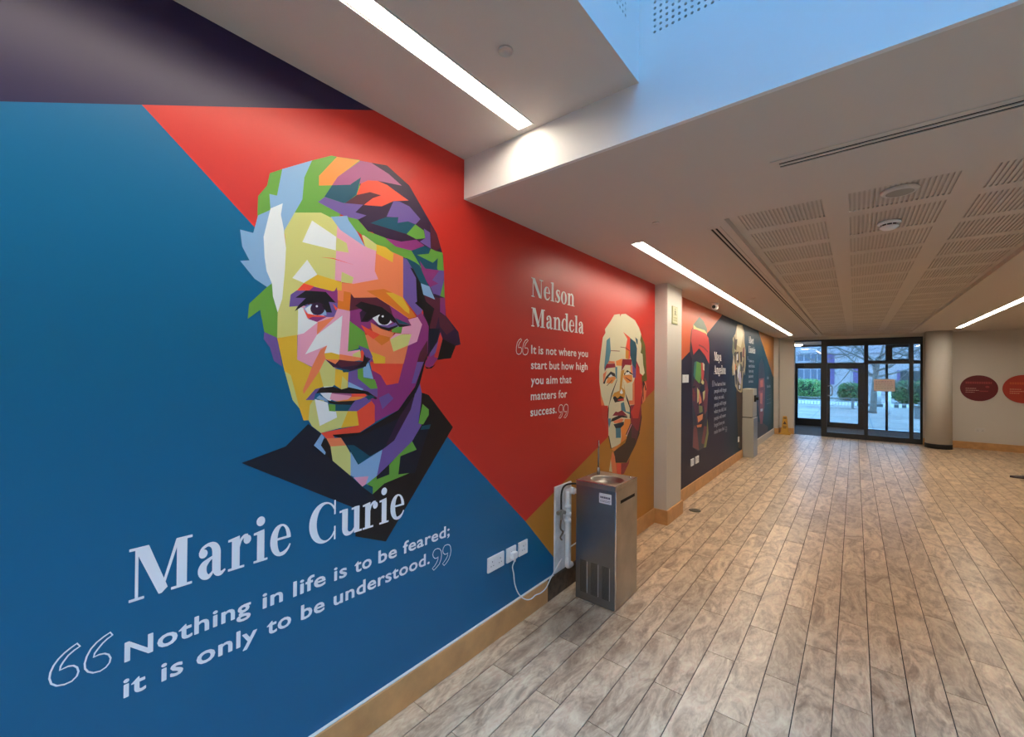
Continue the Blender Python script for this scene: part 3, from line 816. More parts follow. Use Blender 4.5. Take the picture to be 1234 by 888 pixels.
# ------------------------------------------------------------------ lettering
INK = mat('print_pale_lettering', s2l((242, 247, 255)), .5, spec=.35)
INKw = mat('print_white_lettering', s2l((246, 242, 240)), .5, spec=.35)
def vs(pts, k=5, closed=False):
    """variable-width stroke -> polygon; pts (x, y, width)"""
    P = smooth_path([(p[0], p[1], p[2]) for p in pts], k); Lf, Rt = [], []
    for i, p in enumerate(P):
        d = P[min(i+1, len(P)-1)]-P[max(i-1, 0)]; n_ = Vector((-d.y, d.x)); n_.normalize(); h = max(p.z, .004)/2
        Lf.append((p.x+n_.x*h, p.y+n_.y*h)); Rt.append((p.x-n_.x*h, p.y-n_.y*h))
    out = []
    for i in range(len(P)-1): out.append([Lf[i], Lf[i+1], Rt[i+1], Rt[i]])
    return out
def rc(x0, y0, x1, y1): return [(x0, y0), (x1, y0), (x1, y1), (x0, y1)]
I_ = lambda *ps: [(1, p) for p in ps]; Z_ = lambda *ps: [(0, p) for p in ps]
T = .022
G = {}
G['M'] = (.95, I_(rc(.10, 0, .128, .70), rc(.02, 0, .21, T), [(.02, .70-T), (.10, .70-T), (.10, .70), (.02, .70)], [(.09, .70), (.27, .70), (.535, .06), (.455, 0), (.42, 0)], [(.43, 0), (.455, 0), (.70, .68), (.67, .70)], rc(.68, 0, .82, .70), rc(.60, 0, .90, T), rc(.68, .70-T, .90, .70)))
G['N'] = (.78, I_(rc(.11, 0, .138, .70), rc(.03, 0, .22, T), rc(.02, .70-T, .12, .70), [(.06, .70), (.24, .70), (.66, 0), (.60, 0), (.50, .02)], rc(.632, 0, .66, .70), rc(.54, .70-T, .75, .70)))
G['C'] = (.70, I_(ell(.36, .35, .325, .365, 40))+Z_(ell(.41, .35, .225, .34, 40), rc(.555, .14, .8, .56))+I_(rc(.60, .46, .622, .71), rc(.60, -.005, .622, .23)))
sl = lambda x: [(x-.06, .455), (x, .455), (x, .50), (x-.06, .478)]
G['i'] = (.29, I_(rc(.075, 0, .20, .48), [(.01, .45), (.075, .45), (.20, .50), (.20, .45), (.20, .50), (.01, .472)], rc(.01, 0, .265, T), ell(.135, .65, .075, .07)))
G['l'] = (.29, I_(rc(.075, 0, .20, .74), [(.01, .70), (.20, .70), (.20, .745), (.01, .722)], rc(.01, 0, .265, T)))
G['r'] = (.44, I_(rc(.075, 0, .20, .48), [(.01, .45), (.20, .45), (.20, .50), (.01, .472)], rc(.01, 0, .285, T), *vs([(.195, .34, .02), (.225, .43, .028), (.29, .48, .035), (.34, .47, .06)]), ell(.345, .415, .062, .062)))
G['e'] = (.46, I_(ell(.225, .25, .205, .26, 36))+Z_(ell(.255, .25, .105, .238, 36), [(.26, .262), (.5, .262), (.5, .12), (.36, .03), (.26, .1)])+I_(rc(.12, .262, .425, .286), *vs([(.20, .012, .045), (.29, .02, .05), (.37, .07, .03), (.42, .14, .016)])))
G['u'] = (.57, I_(rc(.075, .12, .20, .49), [(.01, .455), (.20, .455), (.20, .49), (.01, .478)], *vs([(.137, .17, .125), (.143, .09, .115), (.18, .035, .09), (.25, .012, .05), (.33, .035, .03), (.385, .10, .02)]), rc(.375, 0, .50, .49), [(.31, .455), (.50, .455), (.50, .49), (.31, .478)], rc(.49, 0, .565, T)))
G['n'] = (.58, I_(rc(.075, 0, .20, .48), [(.01, .45), (.20, .45), (.20, .50), (.01, .472)], rc(.01, 0, .265, T), *vs([(.195, .36, .02), (.23, .44, .03), (.30, .485, .045), (.38, .46, .09), (.432, .38, .12), (.437, .30, .125)]), rc(.375, 0, .50, .33), rc(.31, 0, .565, T)))
G['o'] = (.48, I_(ell(.235, .25, .22, .262, 36))+Z_(ell(.235, .25, .095, .24, 36)))
G['d'] = (.56, I_(ell(.235, .25, .215, .262, 36))+Z_(ell(.255, .25, .115, .238, 36), rc(.36, -.05, .6, .6))+I_(*vs([(.30, .485, .03), (.36, .44, .025)]), *vs([(.30, .02, .03), (.36, .07, .025)]), rc(.36, 0, .485, .74), [(.29, .70), (.485, .70), (.485, .745), (.29, .722)], rc(.47, 0, .555, T)))
G['a'] = (.50, I_(ell(.11, .375, .062, .058), *vs([(.055, .39, .02), (.10, .455, .03), (.19, .493, .035), (.275, .465, .085), (.32, .39, .12), (.325, .30, .125)]), rc(.263, .08, .388, .36), *vs([(.325, .12, .125), (.345, .045, .10), (.40, .012, .05), (.47, .05, .014)]), *vs([(.28, .30, .02), (.20, .262, .045), (.12, .20, .10), (.095, .12, .125), (.13, .045, .10), (.20, .015, .05), (.27, .075, .02)])))
G['s'] = (.40, I_(*vs([(.33, .45, .02), (.27, .487, .03), (.17, .475, .065), (.115, .40, .10), (.16, .31, .125), (.25, .235, .135), (.305, .14, .115), (.25, .04, .07), (.16, .012, .035), (.07, .06, .02)]), rc(.325, .35, .342, .50), rc(.04, 0, .058, .16)))
G['y'] = (.50, I_([(.03, .48), (.17, .48), (.32, .10), (.25, 0)], [(.42, .48), (.45, .48), (.27, -.05), (.24, 0)], *vs([(.26, 0, .03), (.20, -.13, .04), (.13, -.19, .07)]), ell(.09, -.15, .05, .05), rc(0, .458, .23, .48), rc(.34, .458, .50, .48)))
G['g'] = (.48, I_(ell(.21, .32, .17, .18, 28))+Z_(ell(.21, .32, .07, .155, 28))+I_(ell(.23, -.08, .20, .12, 28))+Z_(ell(.23, -.08, .14, .075, 28))+I_(*vs([(.12, .16, .03), (.08, .08, .05), (.20, .03, .09), (.36, .0, .09)]), ell(.42, .45, .045, .045)))
G['A'] = (.72, I_([(.08, 0), (.11, 0), (.37, .70), (.34, .70)], [(.30, .70), (.40, .70), (.66, 0), (.50, 0)], rc(.18, .20, .54, .225), rc(.0, 0, .20, T), rc(.44, 0, .73, T)))
G['b'] = (.56, I_(ell(.30, .25, .215, .262, 36))+Z_(ell(.28, .25, .115, .238, 36), rc(-.1, -.05, .18, .6))+I_(rc(.065, 0, .19, .74), rc(.0, .715, .19, .74)))
G['t'] = (.36, I_(rc(.10, .06, .225, .62), rc(.02, .455, .33, .48), *vs([(.165, .10, .12), (.20, .025, .08), (.27, .012, .04), (.34, .06, .02)])))
G['E'] = (.66, I_(rc(.09, 0, .23, .70), rc(.02, 0, .58, T), rc(.02, .70-T, .56, .70), rc(.2, .34, .42, .36), rc(.56, 0, .58, .2), rc(.54, .5, .56, .70), rc(.40, .25, .42, .46)))
def print_mesh(tris_pts, x, root_loc):
    b = BM()
    for t in tris_pts: b.faces.new([b.verts.new((x-root_loc[0], p[0]-root_loc[1], p[1]-root_loc[2])) for p in t])
    b.normal_update()
    for f in b.faces:
        if f.normal.x < 0: f.normal_flip()
    return b
def serif(text, ya, yb, z, cap, x, parent, m, track=.02):
    """one word in a high-contrast serif, from ya to yb on the left wall; a part of its own per letter"""
    adv = [0]
    for ch in text: adv.append(adv[-1]+G[ch][0]+track)
    tot = adv[-1]-track-.03; sx = (yb-ya)/tot; sz = cap/.70
    for ch, a in zip(text, adv):
        g = G[ch][1]; v, tri = mosaic([p for _, p in g], 1e-5)
        v, fs = embolden([Vector((q.x, q.y, 0)) for q in v], [list(f) for f, o in tri if g[o][0]], .008)
        T_ = [[(ya+(a+v[i][0]-.01)*sx, z+v[i][1]*sz) for i in f] for f in fs]
        obj('letter', print_mesh(T_, x, parent.location), m, parent)
_cache = {}
def sans(text, bold=.02):
    if text in _cache: return _cache[text]
    cu = bpy.data.curves.new('lettering', 'FONT'); cu.body = text; cu.size = 1;  cu.resolution_u = 3; cu.space_character = 1.05
    o = bpy.data.objects.new('lettering', cu); C.objects.link(o)
    dg = bpy.context.evaluated_depsgraph_get(); me = bpy.data.meshes.new_from_object(o.evaluated_get(dg))
    V = [v.co.copy() for v in me.vertices]; Fc = [list(p.vertices) for p in me.polygons]
    bpy.data.objects.remove(o); bpy.data.curves.remove(cu); bpy.data.meshes.remove(me)
    if bold: V, Fc = embolden(V, Fc, bold)
    _cache[text] = (V, Fc); return V, Fc
def embolden(V, Fc, bold):
        cnt = {}
        for f in Fc:
            for i in range(len(f)): k = tuple(sorted((f[i], f[(i+1) % len(f)]))); cnt[k] = cnt.get(k, 0)+1
        P_ = [[(V[i].x, V[i].y) for i in f] for f in Fc]; done = set()
        for (i, j), n_ in cnt.items():
            if n_ > 1: continue
            p, q = V[i], V[j]; d = q-p
            if d.length < .003: continue
            nn = Vector((-d.y, d.x, 0)).normalized()*bold; P_.append([(v.x, v.y) for v in (p+nn, q+nn, q-nn, p-nn)])
            for w_ in (i, j):
                if w_ not in done: done.add(w_); P_.append(ell(V[w_].x, V[w_].y, bold, bold, 8, .2))
        P_ = [p if area2(p) > 0 else p[::-1] for p in P_ if abs(area2(p)) > 1e-7]
        Vin, Fin = [], []
        for p in P_: Fin.append(list(range(len(Vin), len(Vin)+len(p)))); Vin += [Vector(q) for q in p]
        v2, e_, f2, *_ = delaunay_2d_cdt(Vin, [], Fin, 0, 1e-5)
        X_ = np.array([[q.x, q.y] for q in v2]); T_ = np.array([list(f) for f in f2]); cen = X_[T_].mean(axis=1); n_ = max(len(p) for p in P_)
        Q_ = np.array([list(p)+[p[-1]]*(n_-len(p)) for p in P_]); Q2 = np.roll(Q_, -1, axis=1); D_ = Q2-Q_; keep = np.zeros(len(cen), bool)
        for s_ in range(0, len(cen), 400):
            cc = cen[s_:s_+400][:, None, None, :]; cr = D_[None, :, :, 0]*(cc[..., 1]-Q_[None, :, :, 1])-D_[None, :, :, 1]*(cc[..., 0]-Q_[None, :, :, 0])
            keep[s_:s_+400] = (cr >= -1e-9).all(axis=2).any(axis=1)
        return [Vector((q[0], q[1], 0)) for q in X_], [list(map(int, t)) for t, k in zip(T_, keep) if k]
def word(text, ya, yb, z, cap, x, parent, m, bold=.02):
    V, Fc = sans(text, bold); xa, xb = min(v.x for v in V), max(v.x for v in V); s = (yb-ya)/(xb-xa); b = BM()
    L_ = parent.location; vv = [b.verts.new((x-L_[0], ya+(v.x-xa)*s-L_[1], z+v.y*cap/.729-L_[2])) for v in V]
    for f in Fc:
        try: b.faces.new([vv[i] for i in f])
        except ValueError: pass
    b.normal_update()
    for f in b.faces:
        if f.normal.x < 0: f.normal_flip()
    o = obj('word' if ' ' not in text else 'text_line', b, m, parent)
    if ' ' in text: o['kind'] = 'stuff'
    return o
def yz(px, py): v = un(px, py, 'x', WX); return v.y, v.z
def yy(px, z):  # y of the image column px at height z on the wall
    v = un(px, 500, 'x', WX); return v.y
XT = WX+.0016
t1 = empty('wall_lettering', (XT, .72, .878), 'large pale serif two-word title across the dark collar of the biggest portrait', 'lettering')
cap1 = yz(165, 671)[1]-.875
serif('Marie', .247, yz(350.5, 640)[0], .879, .150, XT, t1, INK); serif('Curie', yz(371.5, 620)[0], yz(487, 600)[0], .876, .150, XT, t1, INK)
t2 = empty('wall_lettering', (XT, .85, .60), 'pale bold two-line quotation on the blue field under the big title', 'lettering')
capq = .057
for tx, a_, b_ in (('Nothing', 150.4, 302), ('in', 316, 340.5), ('life', 352.7, 391.8), ('is', 401.8, 417.4), ('to', 426.4, 447), ('be', 455, 477.3), ('feared;', 484.6, 540.8)):
    word(tx, yz(a_, 740)[0], yz(b_, 740)[0], .713-.009*(a_-150)/390, capq, XT, t2, INK)
for tx, a_, b_ in (('it', 149.6, 177), ('is', 195, 221.4), ('only', 237.2, 310), ('to', 321.5, 350.8), ('be', 362.4, 390.8), ('understood.', 401.6, 517)):
    word(tx, yz(a_, 740)[0], yz(b_, 740)[0], .612-.006*(a_-150)/367, capq, XT, t2, INK)
def quote_mark(parent, org, pts, wd, m, x=XT):
    P = [yz(org[0]+p[0]/org[2], org[1]+p[1]/org[2]) for p in pts]; P = [Vector((p[0], p[1], 0)) for p in P]
    S = P; n_ = len(S); b = BM(); L_ = parent.location; ring = []
    for i in range(n_):
        d1 = (S[i]-S[i-1]).normalized(); d2 = (S[(i+1) % n_]-S[i]).normalized(); t = (d1+d2); t = t.normalized() if t.length > .1 else d1
        nn = Vector((-t.y, t.x, 0))*wd/2; ring.append((b.verts.new((x-L_[0], S[i].x+nn.x-L_[1], S[i].y+nn.y-L_[2])), b.verts.new((x-L_[0], S[i].x-nn.x-L_[1], S[i].y-nn.y-L_[2]))))
    for i in range(n_): A_, Q_ = ring[i], ring[(i+1) % n_]; b.faces.new((A_[0], Q_[0], Q_[1], A_[1]))
    return obj('quotation_mark', b, m, parent)
o3 = (50, 660, 4.675)
quote_mark(t2, o3, [(200, 537), (165, 562), (130, 590), (95, 625), (68, 662), (50, 700), (44, 735), (55, 765), (85, 776), (130, 768), (170, 750), (198, 722), (208, 695), (200, 672), (180, 662), (150, 666), (103, 688), (108, 665), (122, 642), (150, 605), (185, 575), (217, 553)], .0042, INK)
quote_mark(t2, o3, [(387, 475), (350, 500), (310, 532), (278, 568), (255, 610), (243, 650), (245, 680), (262, 697), (290, 703), (330, 693), (362, 672), (383, 645), (389, 620), (378, 600), (355, 594), (325, 600), (293, 615), (300, 592), (318, 568), (345, 535), (370, 512), (400, 490)], .0042, INK)
o4 = (430, 620, 8.877)
quote_mark(t2, o4, [(805, 575), (822, 594), (850, 565), (880, 528), (898, 480), (905, 430), (900, 388), (885, 366), (862, 362), (838, 370), (820, 392), (810, 425), (815, 450), (832, 468), (850, 466), (868, 452), (865, 480), (850, 515), (830, 548)], .0042, INK)
quote_mark(t2, o4, [(915, 525), (932, 544), (955, 518), (980, 480), (998, 430), (1005, 385), (1000, 342), (988, 322), (965, 320), (940, 330), (924, 355), (917, 385), (922, 408), (938, 425), (958, 420), (972, 408), (968, 440), (955, 470), (935, 500)], .0042, INK)

t3 = empty('wall_lettering', (XT, 2.5, 1.9), 'tall white serif two-line name on the red field left of the white-haired portrait', 'lettering')
o5 = (600, 310, 8.075)
def q5(x_, y_, o=o5): return yz(o[0]+x_/o[2], o[1]+y_/o[2])
nz = q5(322, 383)[1]; nz2 = q5(740, 474)[1]; mz = q5(322, 670)[1]
serif('Nelson', q5(322, 380)[0], q5(742, 470)[0], (nz+nz2)/2, q5(330, 202)[1]-nz, XT, t3, INKw)
serif('Mandela', q5(322, 670)[0], q5(834, 740)[0], (mz+q5(832, 742)[1])/2, q5(325, 490)[1]-mz, XT, t3, INKw)
t4 = empty('wall_lettering', (XT, 2.5, 1.35), 'white bold five-line quotation under the tall serif name on the red field', 'lettering')
o6 = (610, 400, 8.075)
cap6 = q5(245, 120, o6)[1]-q5(245, 209, o6)[1]
for ws in (((240, 290, 209, 'It'), (312, 358, 215, 'is'), (385, 487, 221, 'not'), (508, 680, 232, 'where'), (698, 793, 242, 'you')),
           ((240, 395, 361, 'start'), (418, 517, 363, 'but'), (538, 657, 364, 'how'), (678, 790, 366, 'high')),
           ((240, 362, 506, 'you'), (388, 500, 501, 'aim'), (518, 635, 499, 'that')),
           ((240, 487, 655, 'matters'), (508, 592, 637, 'for')), ((237, 492, 803, 'success.'),)):
    zz = sum(q5((w_[0]+w_[1])/2, w_[2], o6)[1] for w_ in ws)/len(ws)
    for a_, b_, y_, tx in ws: word(tx, q5(a_, 300, o6)[0], q5(b_, 300, o6)[0], zz, cap6*.97, XT, t4, INKw)
om = [(140, 65), (122, 78), (106, 105), (98, 145), (96, 185), (103, 210), (120, 218), (138, 210), (148, 190), (150, 165), (140, 150), (118, 152), (118, 130), (128, 105), (150, 78)]
for dx, dy in ((0, 0), (62, 5)): quote_mark(t4, o6, [(p[0]+dx, p[1]+dy) for p in om], .0055, INKw)
cm = [(508, 835), (525, 838), (540, 815), (548, 785), (551, 745), (548, 718), (535, 706), (520, 712), (510, 735), (508, 760), (516, 780), (530, 780), (538, 772), (530, 800)]
for dx, dy in ((0, 0), (50, -4)): quote_mark(t4, o6, [(p[0]+dx, p[1]+dy) for p in cm], .0055, INKw)

t5 = empty('wall_lettering', (XT, 6.7, 1.6), 'small white serif two-line name and eight-line quotation on the dark purple wall', 'lettering')
def q7(x_, y_, o): return yz(o[0]+x_/o[2], o[1]+y_/o[2])
o7 = (853, 400, 6.84); o8 = (821, 450, 8.88); o9 = (895, 395, 8.46)
dim = mat('print_dim_lettering', s2l((168, 172, 186)), .5)
def fit(o, x0, x1, yb, cap, parent, tx, m, f=word): return f(tx, q7(x0, yb, o)[0], q7(x1, yb, o)[0], q7((x0+x1)/2, yb, o)[1], cap, XT, parent, m)
fit(o7, 52, 110, 236, .125, t5, 'Maya', INKw, serif); fit(o7, 50, 145, 345, .125, t5, 'Angelou', INKw, serif)
zs0 = q7(352, 135, o8)[1]; zs1 = q7(352, 648, o8)[1]
for i, (tx, x1) in enumerate((("I've learned that", 470), ('people will forget', 482), ('what you said,', 456), ('people will forget', 480), ('what you did, but', 480), ('people will never', 476), ('forget how you', 462), ('made them feel.', 464))):
    word(tx, q7(352, 300, o8)[0], q7(x1, 300, o8)[0], zs0+(zs1-zs0)*i/7, .062, XT, t5, dim)
for dx in (0, 16): quote_mark(t5, o8, [(330+dx/1.4+p[0]*.10-9, 75+(p[1]-65)*.42) for p in om], .008, dim)
for dx in (0, 10): quote_mark(t5, o8, [(470+dx+(p[0]-508)*.2, 570+(p[1]-706)*.4) for p in cm], .008, dim)
t6 = empty('wall_lettering', (XT, 9.6, 1.6), 'small white serif name and five-line quotation above the grey dispenser cabinet', 'lettering')
fit(o9, 60, 110, 158, .125, t6, 'Albert', INKw, serif); fit(o9, 60, 127, 256, .125, t6, 'Einstein', INKw, serif)
for i, (tx, x1) in enumerate((('I have no', 112), ('special talents.', 124), ('I am only', 110), ('passionately', 108), ('curious.', 107))):
    fit(o9, 60, x1, 350+i*52, .062, t6, tx, dim)
for dx in (0, 5): quote_mark(t6, o9, [(48+dx+p[0]*.03-3, 290+(p[1]-65)*.25) for p in om], .008, dim)
t7 = empty('wall_lettering', (XT, 12, 1.3), 'faint unreadable small lettering at the far end of the teal wall', 'lettering')
b = BM()
for (xa, xb, ya_, yb_) in ((247, 267, 495, 525), (247, 285, 580, 612), (247, 292, 680, 690), (247, 289, 722, 732), (247, 291, 762, 773)):
    (u0, z0), (u1, z1) = q7(xa, yb_, o9), q7(xb, ya_, o9); n_ = 6
    for k in range(n_):
        w_ = (u1-u0)/n_; hh = (z1-z0)*(.75 if k % 2 else 1)
        b.faces.new([b.verts.new((0, p[0]-12, p[1]-1.3)) for p in ((u0+k*w_, z0), (u0+(k+.62)*w_, z0), (u0+(k+.62)*w_, z0+hh), (u0+k*w_, z0+hh))])
tag(obj('illegible_line', b, dim, t7), kind='stuff')

# ------------------------------------------------------------------ lights
def strip(y0, y1, x0, x1, z, label, cap=True):
    t = empty('linear_light', ((x0+x1)/2, (y0+y1)/2, z), label, 'light', 'linear ceiling lights'); L_ = -t.location
    b = BM(); e = .007
    for a in ((x0-e, y0-e, x0, y1+e), (x1, y0-e, x1+e, y1+e), (x0, y0-e, x1, y0), (x0, y1, x1, y1+e)): box(b, a[0], a[1], z-.003, a[2], a[3], z+.0025)
    obj('housing', slab(x0+.0005, y0+.0005, x1-.0005, y1-.0005, z+.003, z+RD+.02, [(y0+.003, y1-.003, x0+.003, x1-.003)]), whitemetal, t, L_)
    obj('trim_frame', b, whitemetal, t, L_)
    obj('diffuser', B(x0+.0035, y0+.0035, z+RD, x1-.0035, y1-.0035, z+RD+.018), lampface, t, L_); return t
strip(-1.9, 1.522, -1.212, -1.134, H1, 'bright linear light in the upper ceiling above the biggest portrait')
strip(2.85, 12.0, -1.232, -1.150, H2, 'long bright linear light in the lower ceiling along the mural wall')
strip(6.6, 11.9, 1.53, 1.61, H2, 'linear light right of the slotted ceiling tray, running to the end wall')
for yy_ in (-3.2,): strip(yy_, yy_+.9, -1.212, -1.134, H1, 'short linear light behind the camera near the back wall')
strip(-2.84, -2.76, -.4, 3.4, H1, 'linear light crossing the upper ceiling behind the rooflight')  # unseen strip added to lift the light on the near floor
strip(2.2, 7.0, 4.4, 4.48, H2, 'linear light in the far right bay of the hall')  # unseen strip added as fill for the right side of the hall
strip(-1.9, 1.3, 4.4, 4.48, H1, 'linear light in the upper ceiling right of the rooflight')  # also added out of view, to brighten the hall from the right
lz = 2.40
la = empty('lobby_light', (-1.27, 14.2, lz), 'short oval lamp glowing in the entrance lobby ceiling', 'light')
lx = un(961, 413.5, 'z', lz)
la.location = (lx.x, lx.y, lz)
obj('lamp_body', lathe(BM(), [(.02, -.001), (.125, -.001), (.13, -.03), (.125, -.045)]), whitemetal, la)
obj('diffuser', lathe(BM(), [(.115, -.0455), (.11, -.06), (.08, -.075), (.01, -.08)]), lampface, la)

# ------------------------------------------------------------------ linear air diffusers and ceiling fittings
def slot_diffuser(x0, y0, x1, y1, along, label, m):
    t = empty('slot_diffuser', ((x0+x1)/2, (y0+y1)/2, H2), label, 'air vent', 'linear air vents'); L_ = -t.location
    z0, z1 = H2-.004, H2+.001
    if along == 'y':
        w = (x1-x0); sl_ = [(x0+.012, x0+.026), (x0+.038, x0+.052)]
        b = BM(); ed = [x0]+[v for s in sl_ for v in s]+[x1]
        for k in range(0, 6, 2): box(b, ed[k], y0, z0, ed[k+1], y1, z1)
        for ya, yb in ((y0, y0+.03), (y1-.03, y1)):
            for s in sl_: box(b, s[0], ya, z0, s[1], yb, z1)
        obj('vent_frame', b, m, t, L_)
        for s in sl_: obj('slot', B(s[0], y0+.03, H2-.0005, s[1], y1-.03, H2+.001), darkslot, t, L_)
    else:
        w = (y1-y0); sl_ = [(y0+.030, y0+.047), (y0+.062, y0+.079)]
        b = BM(); ed = [y0]+[v for s in sl_ for v in s]+[y1]
        for k in range(0, 6, 2): box(b, x0, ed[k], z0, x1, ed[k+1], z1)
        for xa, xb in ((x0, x0+.03), (x1-.03, x1)):
            for s in sl_: box(b, xa, s[0], z0, xb, s[1], z1)
        obj('vent_frame', b, m, t, L_)
        for s in sl_: obj('slot', B(x0+.03, s[0], H2-.0005, x1-.03, s[1], H2+.001), darkslot, t, L_)
    return t
slot_diffuser(-.725, 2.83, -.650, 12.2, 'y', 'long narrow twin-slot air vent running beside the slotted ceiling tray', ceil_m)
slot_diffuser(-.287, 2.105, 2.6, 2.205, 'x', 'twin-slot air vent running crosswise between rooflight and slotted tray', ceil_m)
sp1 = empty('ceiling_speaker', (.178, 2.94, CZ), 'flat round grey speaker on the front slotted panel', 'speaker')
obj('bezel', lathe(BM(), [(.02, .0), (.075, 0), (.078, -.004), (.070, -.014), (.064, -.016)]), whitemetal, sp1); obj('grille', lathe(BM(), [(.063, -.013), (.05, -.018), (.002, -.019)]), mat('speaker_grille', (.34, .33, .30), .7, bump=.8, bscale=400), sp1)
sd = empty('smoke_detector', (.165, 3.52, CZ), 'white smoke detector hanging behind the round ceiling speaker', 'smoke detector')
obj('base', lathe(BM(), [(.01, 0), (.056, 0), (.058, -.012), (.05, -.018)]), wplastic, sd); obj('vent_band', lathe(BM(), [(.040, -.018), (.040, -.030)]), pin, sd)
obj('cap', lathe(BM(), [(.048, -.029), (.046, -.036), (.03, -.048), (.004, -.052)]), wplastic, sd)
b = BM()
for k in range(10): a = k*math.pi/5; box(b, .165*0+.043*math.cos(a)-.002, .043*math.sin(a)-.002, -.031, .043*math.cos(a)+.002, .043*math.sin(a)+.002, -.017)
tag(obj('fins', b, wplastic, sd), kind='stuff')
sprk = [(-.951, 1.118, H1, .026, 'flat round ceiling disc beside the light over the biggest portrait'), (-.941, 2.528, H2, .020, 'small round ceiling disc in front of the long linear light'),
        (-.955, 5.802, H2, .022, 'faint round ceiling disc between long light and air vent'), (.16, 11.6, CZ, .045, 'small fitting at the far end of the slotted tray')]
for x, y, z, r, lb in sprk:
    o = obj('ceiling_disc', lathe(BM(), [(r*.2, 0), (r, 0), (r*1.03, -.003), (r, -.006), (r*.9, -.007), (r*.88, -.004), (r*.2, -.004)]), ceil_m, None, (x, y, z)); tag(o, lb, 'ceiling fitting', 'round ceiling discs')
cm_ = empty('security_camera', (-1.42, 5.95, H2), 'small white security camera under the ceiling in front of the orange field', 'camera')
obj('mount', lathe(BM(), [(.01, 0), (.045, 0), (.045, -.02), (.03, -.03)]), wplastic, cm_)
b = BM(); cyl(b, Vector((.0, -.02, -.055)), .035, .09, 20, 'y'); obj('housing', b, wplastic, cm_); b = BM(); cyl(b, Vector((0, -.068, -.055)), .022, .012, 16, 'y'); obj('lens', b, black, cm_)

# ------------------------------------------------------------------ stainless drinking fountain
steel = mat('brushed_steel', (.30, .31, .325), .30, metal=1, bump=.05, bscale=300, var=.10, vscale=3)
steel2 = mat('brushed_steel_warm', (.42, .39, .35), .36, metal=1, bump=.05, bscale=300, var=.15, vscale=6)
chrome = mat('chrome', (.75, .75, .75), .12, metal=1)
x0, x1, ya, yb, hz = -1.487, -1.195, 2.535, 2.880, .806
wc = empty('water_fountain', ((x0+x1)/2, (ya+yb)/2, 0), 'brushed steel pedestal drinking fountain standing in front of the ochre field', 'water fountain'); L_ = -wc.location
obj('body', B(x0, ya, .004, x1, yb, hz-.03, bev=.006, seg=2), steel, wc, L_)
obj('side_panel', B(x1-.001, ya+.004, .006, x1+.003, yb-.004, hz-.028, bev=.001), steel2, wc, L_)
obj('corner_trim', B(x1-.004, ya-.003, .006, x1+.005, ya+.005, hz-.028, bev=.002), chrome, wc, L_)
# top with a round basin
cx, cy, br = (x0+x1)/2+.01, (ya+yb)/2-.02, .115
b = BM(); n_ = 32
sq = []
for k in range(n_):
    a = 2*math.pi*k/n_; c_, s_ = math.cos(a), math.sin(a); t_ = min(((x1-cx) if c_ > 0 else (cx-x0))/max(abs(c_), 1e-6), ((yb-cy) if s_ > 0 else (cy-ya))/max(abs(s_), 1e-6)); sq.append((cx+c_*t_, cy+s_*t_))
for (X_, Y_) in ((x0, ya), (x1, ya), (x1, yb), (x0, yb)):
    i = min(range(n_), key=lambda k: (sq[k][0]-X_)**2+(sq[k][1]-Y_)**2); sq[i] = (X_, Y_)
rg = [[b.verts.new((p[0], p[1], hz-.031)) for p in sq], [b.verts.new((p[0], p[1], hz)) for p in sq]]
for r_, z_ in ((br, hz), (br-.004, hz-.004), (br-.02, hz-.03), (br-.05, hz-.045), (.02, hz-.05)): rg.append([b.verts.new((cx+r_*math.cos(2*math.pi*k/n_), cy+r_*.95*math.sin(2*math.pi*k/n_), z_)) for k in range(n_)])
for A_, Q_ in zip(rg, rg[1:]):
    for k in range(n_): b.faces.new((A_[k], A_[(k+1) % n_], Q_[(k+1) % n_], Q_[k]))
b.faces.new(rg[-1])
for f in b.faces: f.smooth = f.calc_center_median().z < hz-.001 and abs(f.normal.z) < 2 and (f.calc_center_median()-Vector((cx, cy, hz))).length < br
tp = obj('top', b, steel2, wc, L_)
obj('drain', lathe(BM(), [(.018, 0), (.018, .003), (.004, .004)], (cx, cy, hz-.05)), chrome, tp)
b = BM(); box(b, x0, ya-.002, hz-.003, x1+.004, ya+.006, hz+.003, bev=.002); box(b, x1-.004, ya, hz-.003, x1+.004, yb, hz+.003, bev=.002); box(b, x0-.002, ya, hz-.003, x0+.005, yb, hz+.003, bev=.002)
obj('rolled_edge', b, chrome, wc, L_)
sx_, sy_ = -1.448, 2.785
sp_b = obj('spout', tube(BM(), [(sx_, sy_, hz), (sx_, sy_, hz+.05)], [.013, .010], 12), steel, wc, L_)
obj('tube', tube(BM(), [(sx_, sy_, hz+.05), (sx_, sy_, hz+.19)], .0058, 8), steel, sp_b)
obj('tip', tube(BM(), [(sx_, sy_, hz+.188), (sx_, sy_, hz+.222), (sx_, sy_, hz+.232), (sx_, sy_, hz+.246)], [.0075, .0075, .004, .006], 10), chrome, sp_b)
b = BM(); cyl(b, Vector((x1-.03, yb-.05, hz+.004)), .009, .012, 14); obj('push_button', b, chrome, wc, L_)
obj('vent_slot', B(x1+.002, ya+.07, .685, x1+.0045, yb-.05, .705), darkslot, wc, L_)
for g_ in range(3):
    gx = x0+.035+g_*.082; b = BM()
    for k in range(36): zz = .06+k*.0060; box(b, gx, ya-.0006, zz, gx+.050, ya+.002, zz+.0022)
    tag(obj('louvre_grille', b, mat('louvre_shadow', (.05, .05, .052), .5, metal=.6), wc, L_), kind='stuff'); b = BM()
    for k in range(20): box(b, gx+.052, ya-.002, .062+k*.0106, gx+.056, ya+.001, .066+k*.0106)
    tag(obj('louvre_tabs', b, wplastic, wc, L_), kind='stuff')
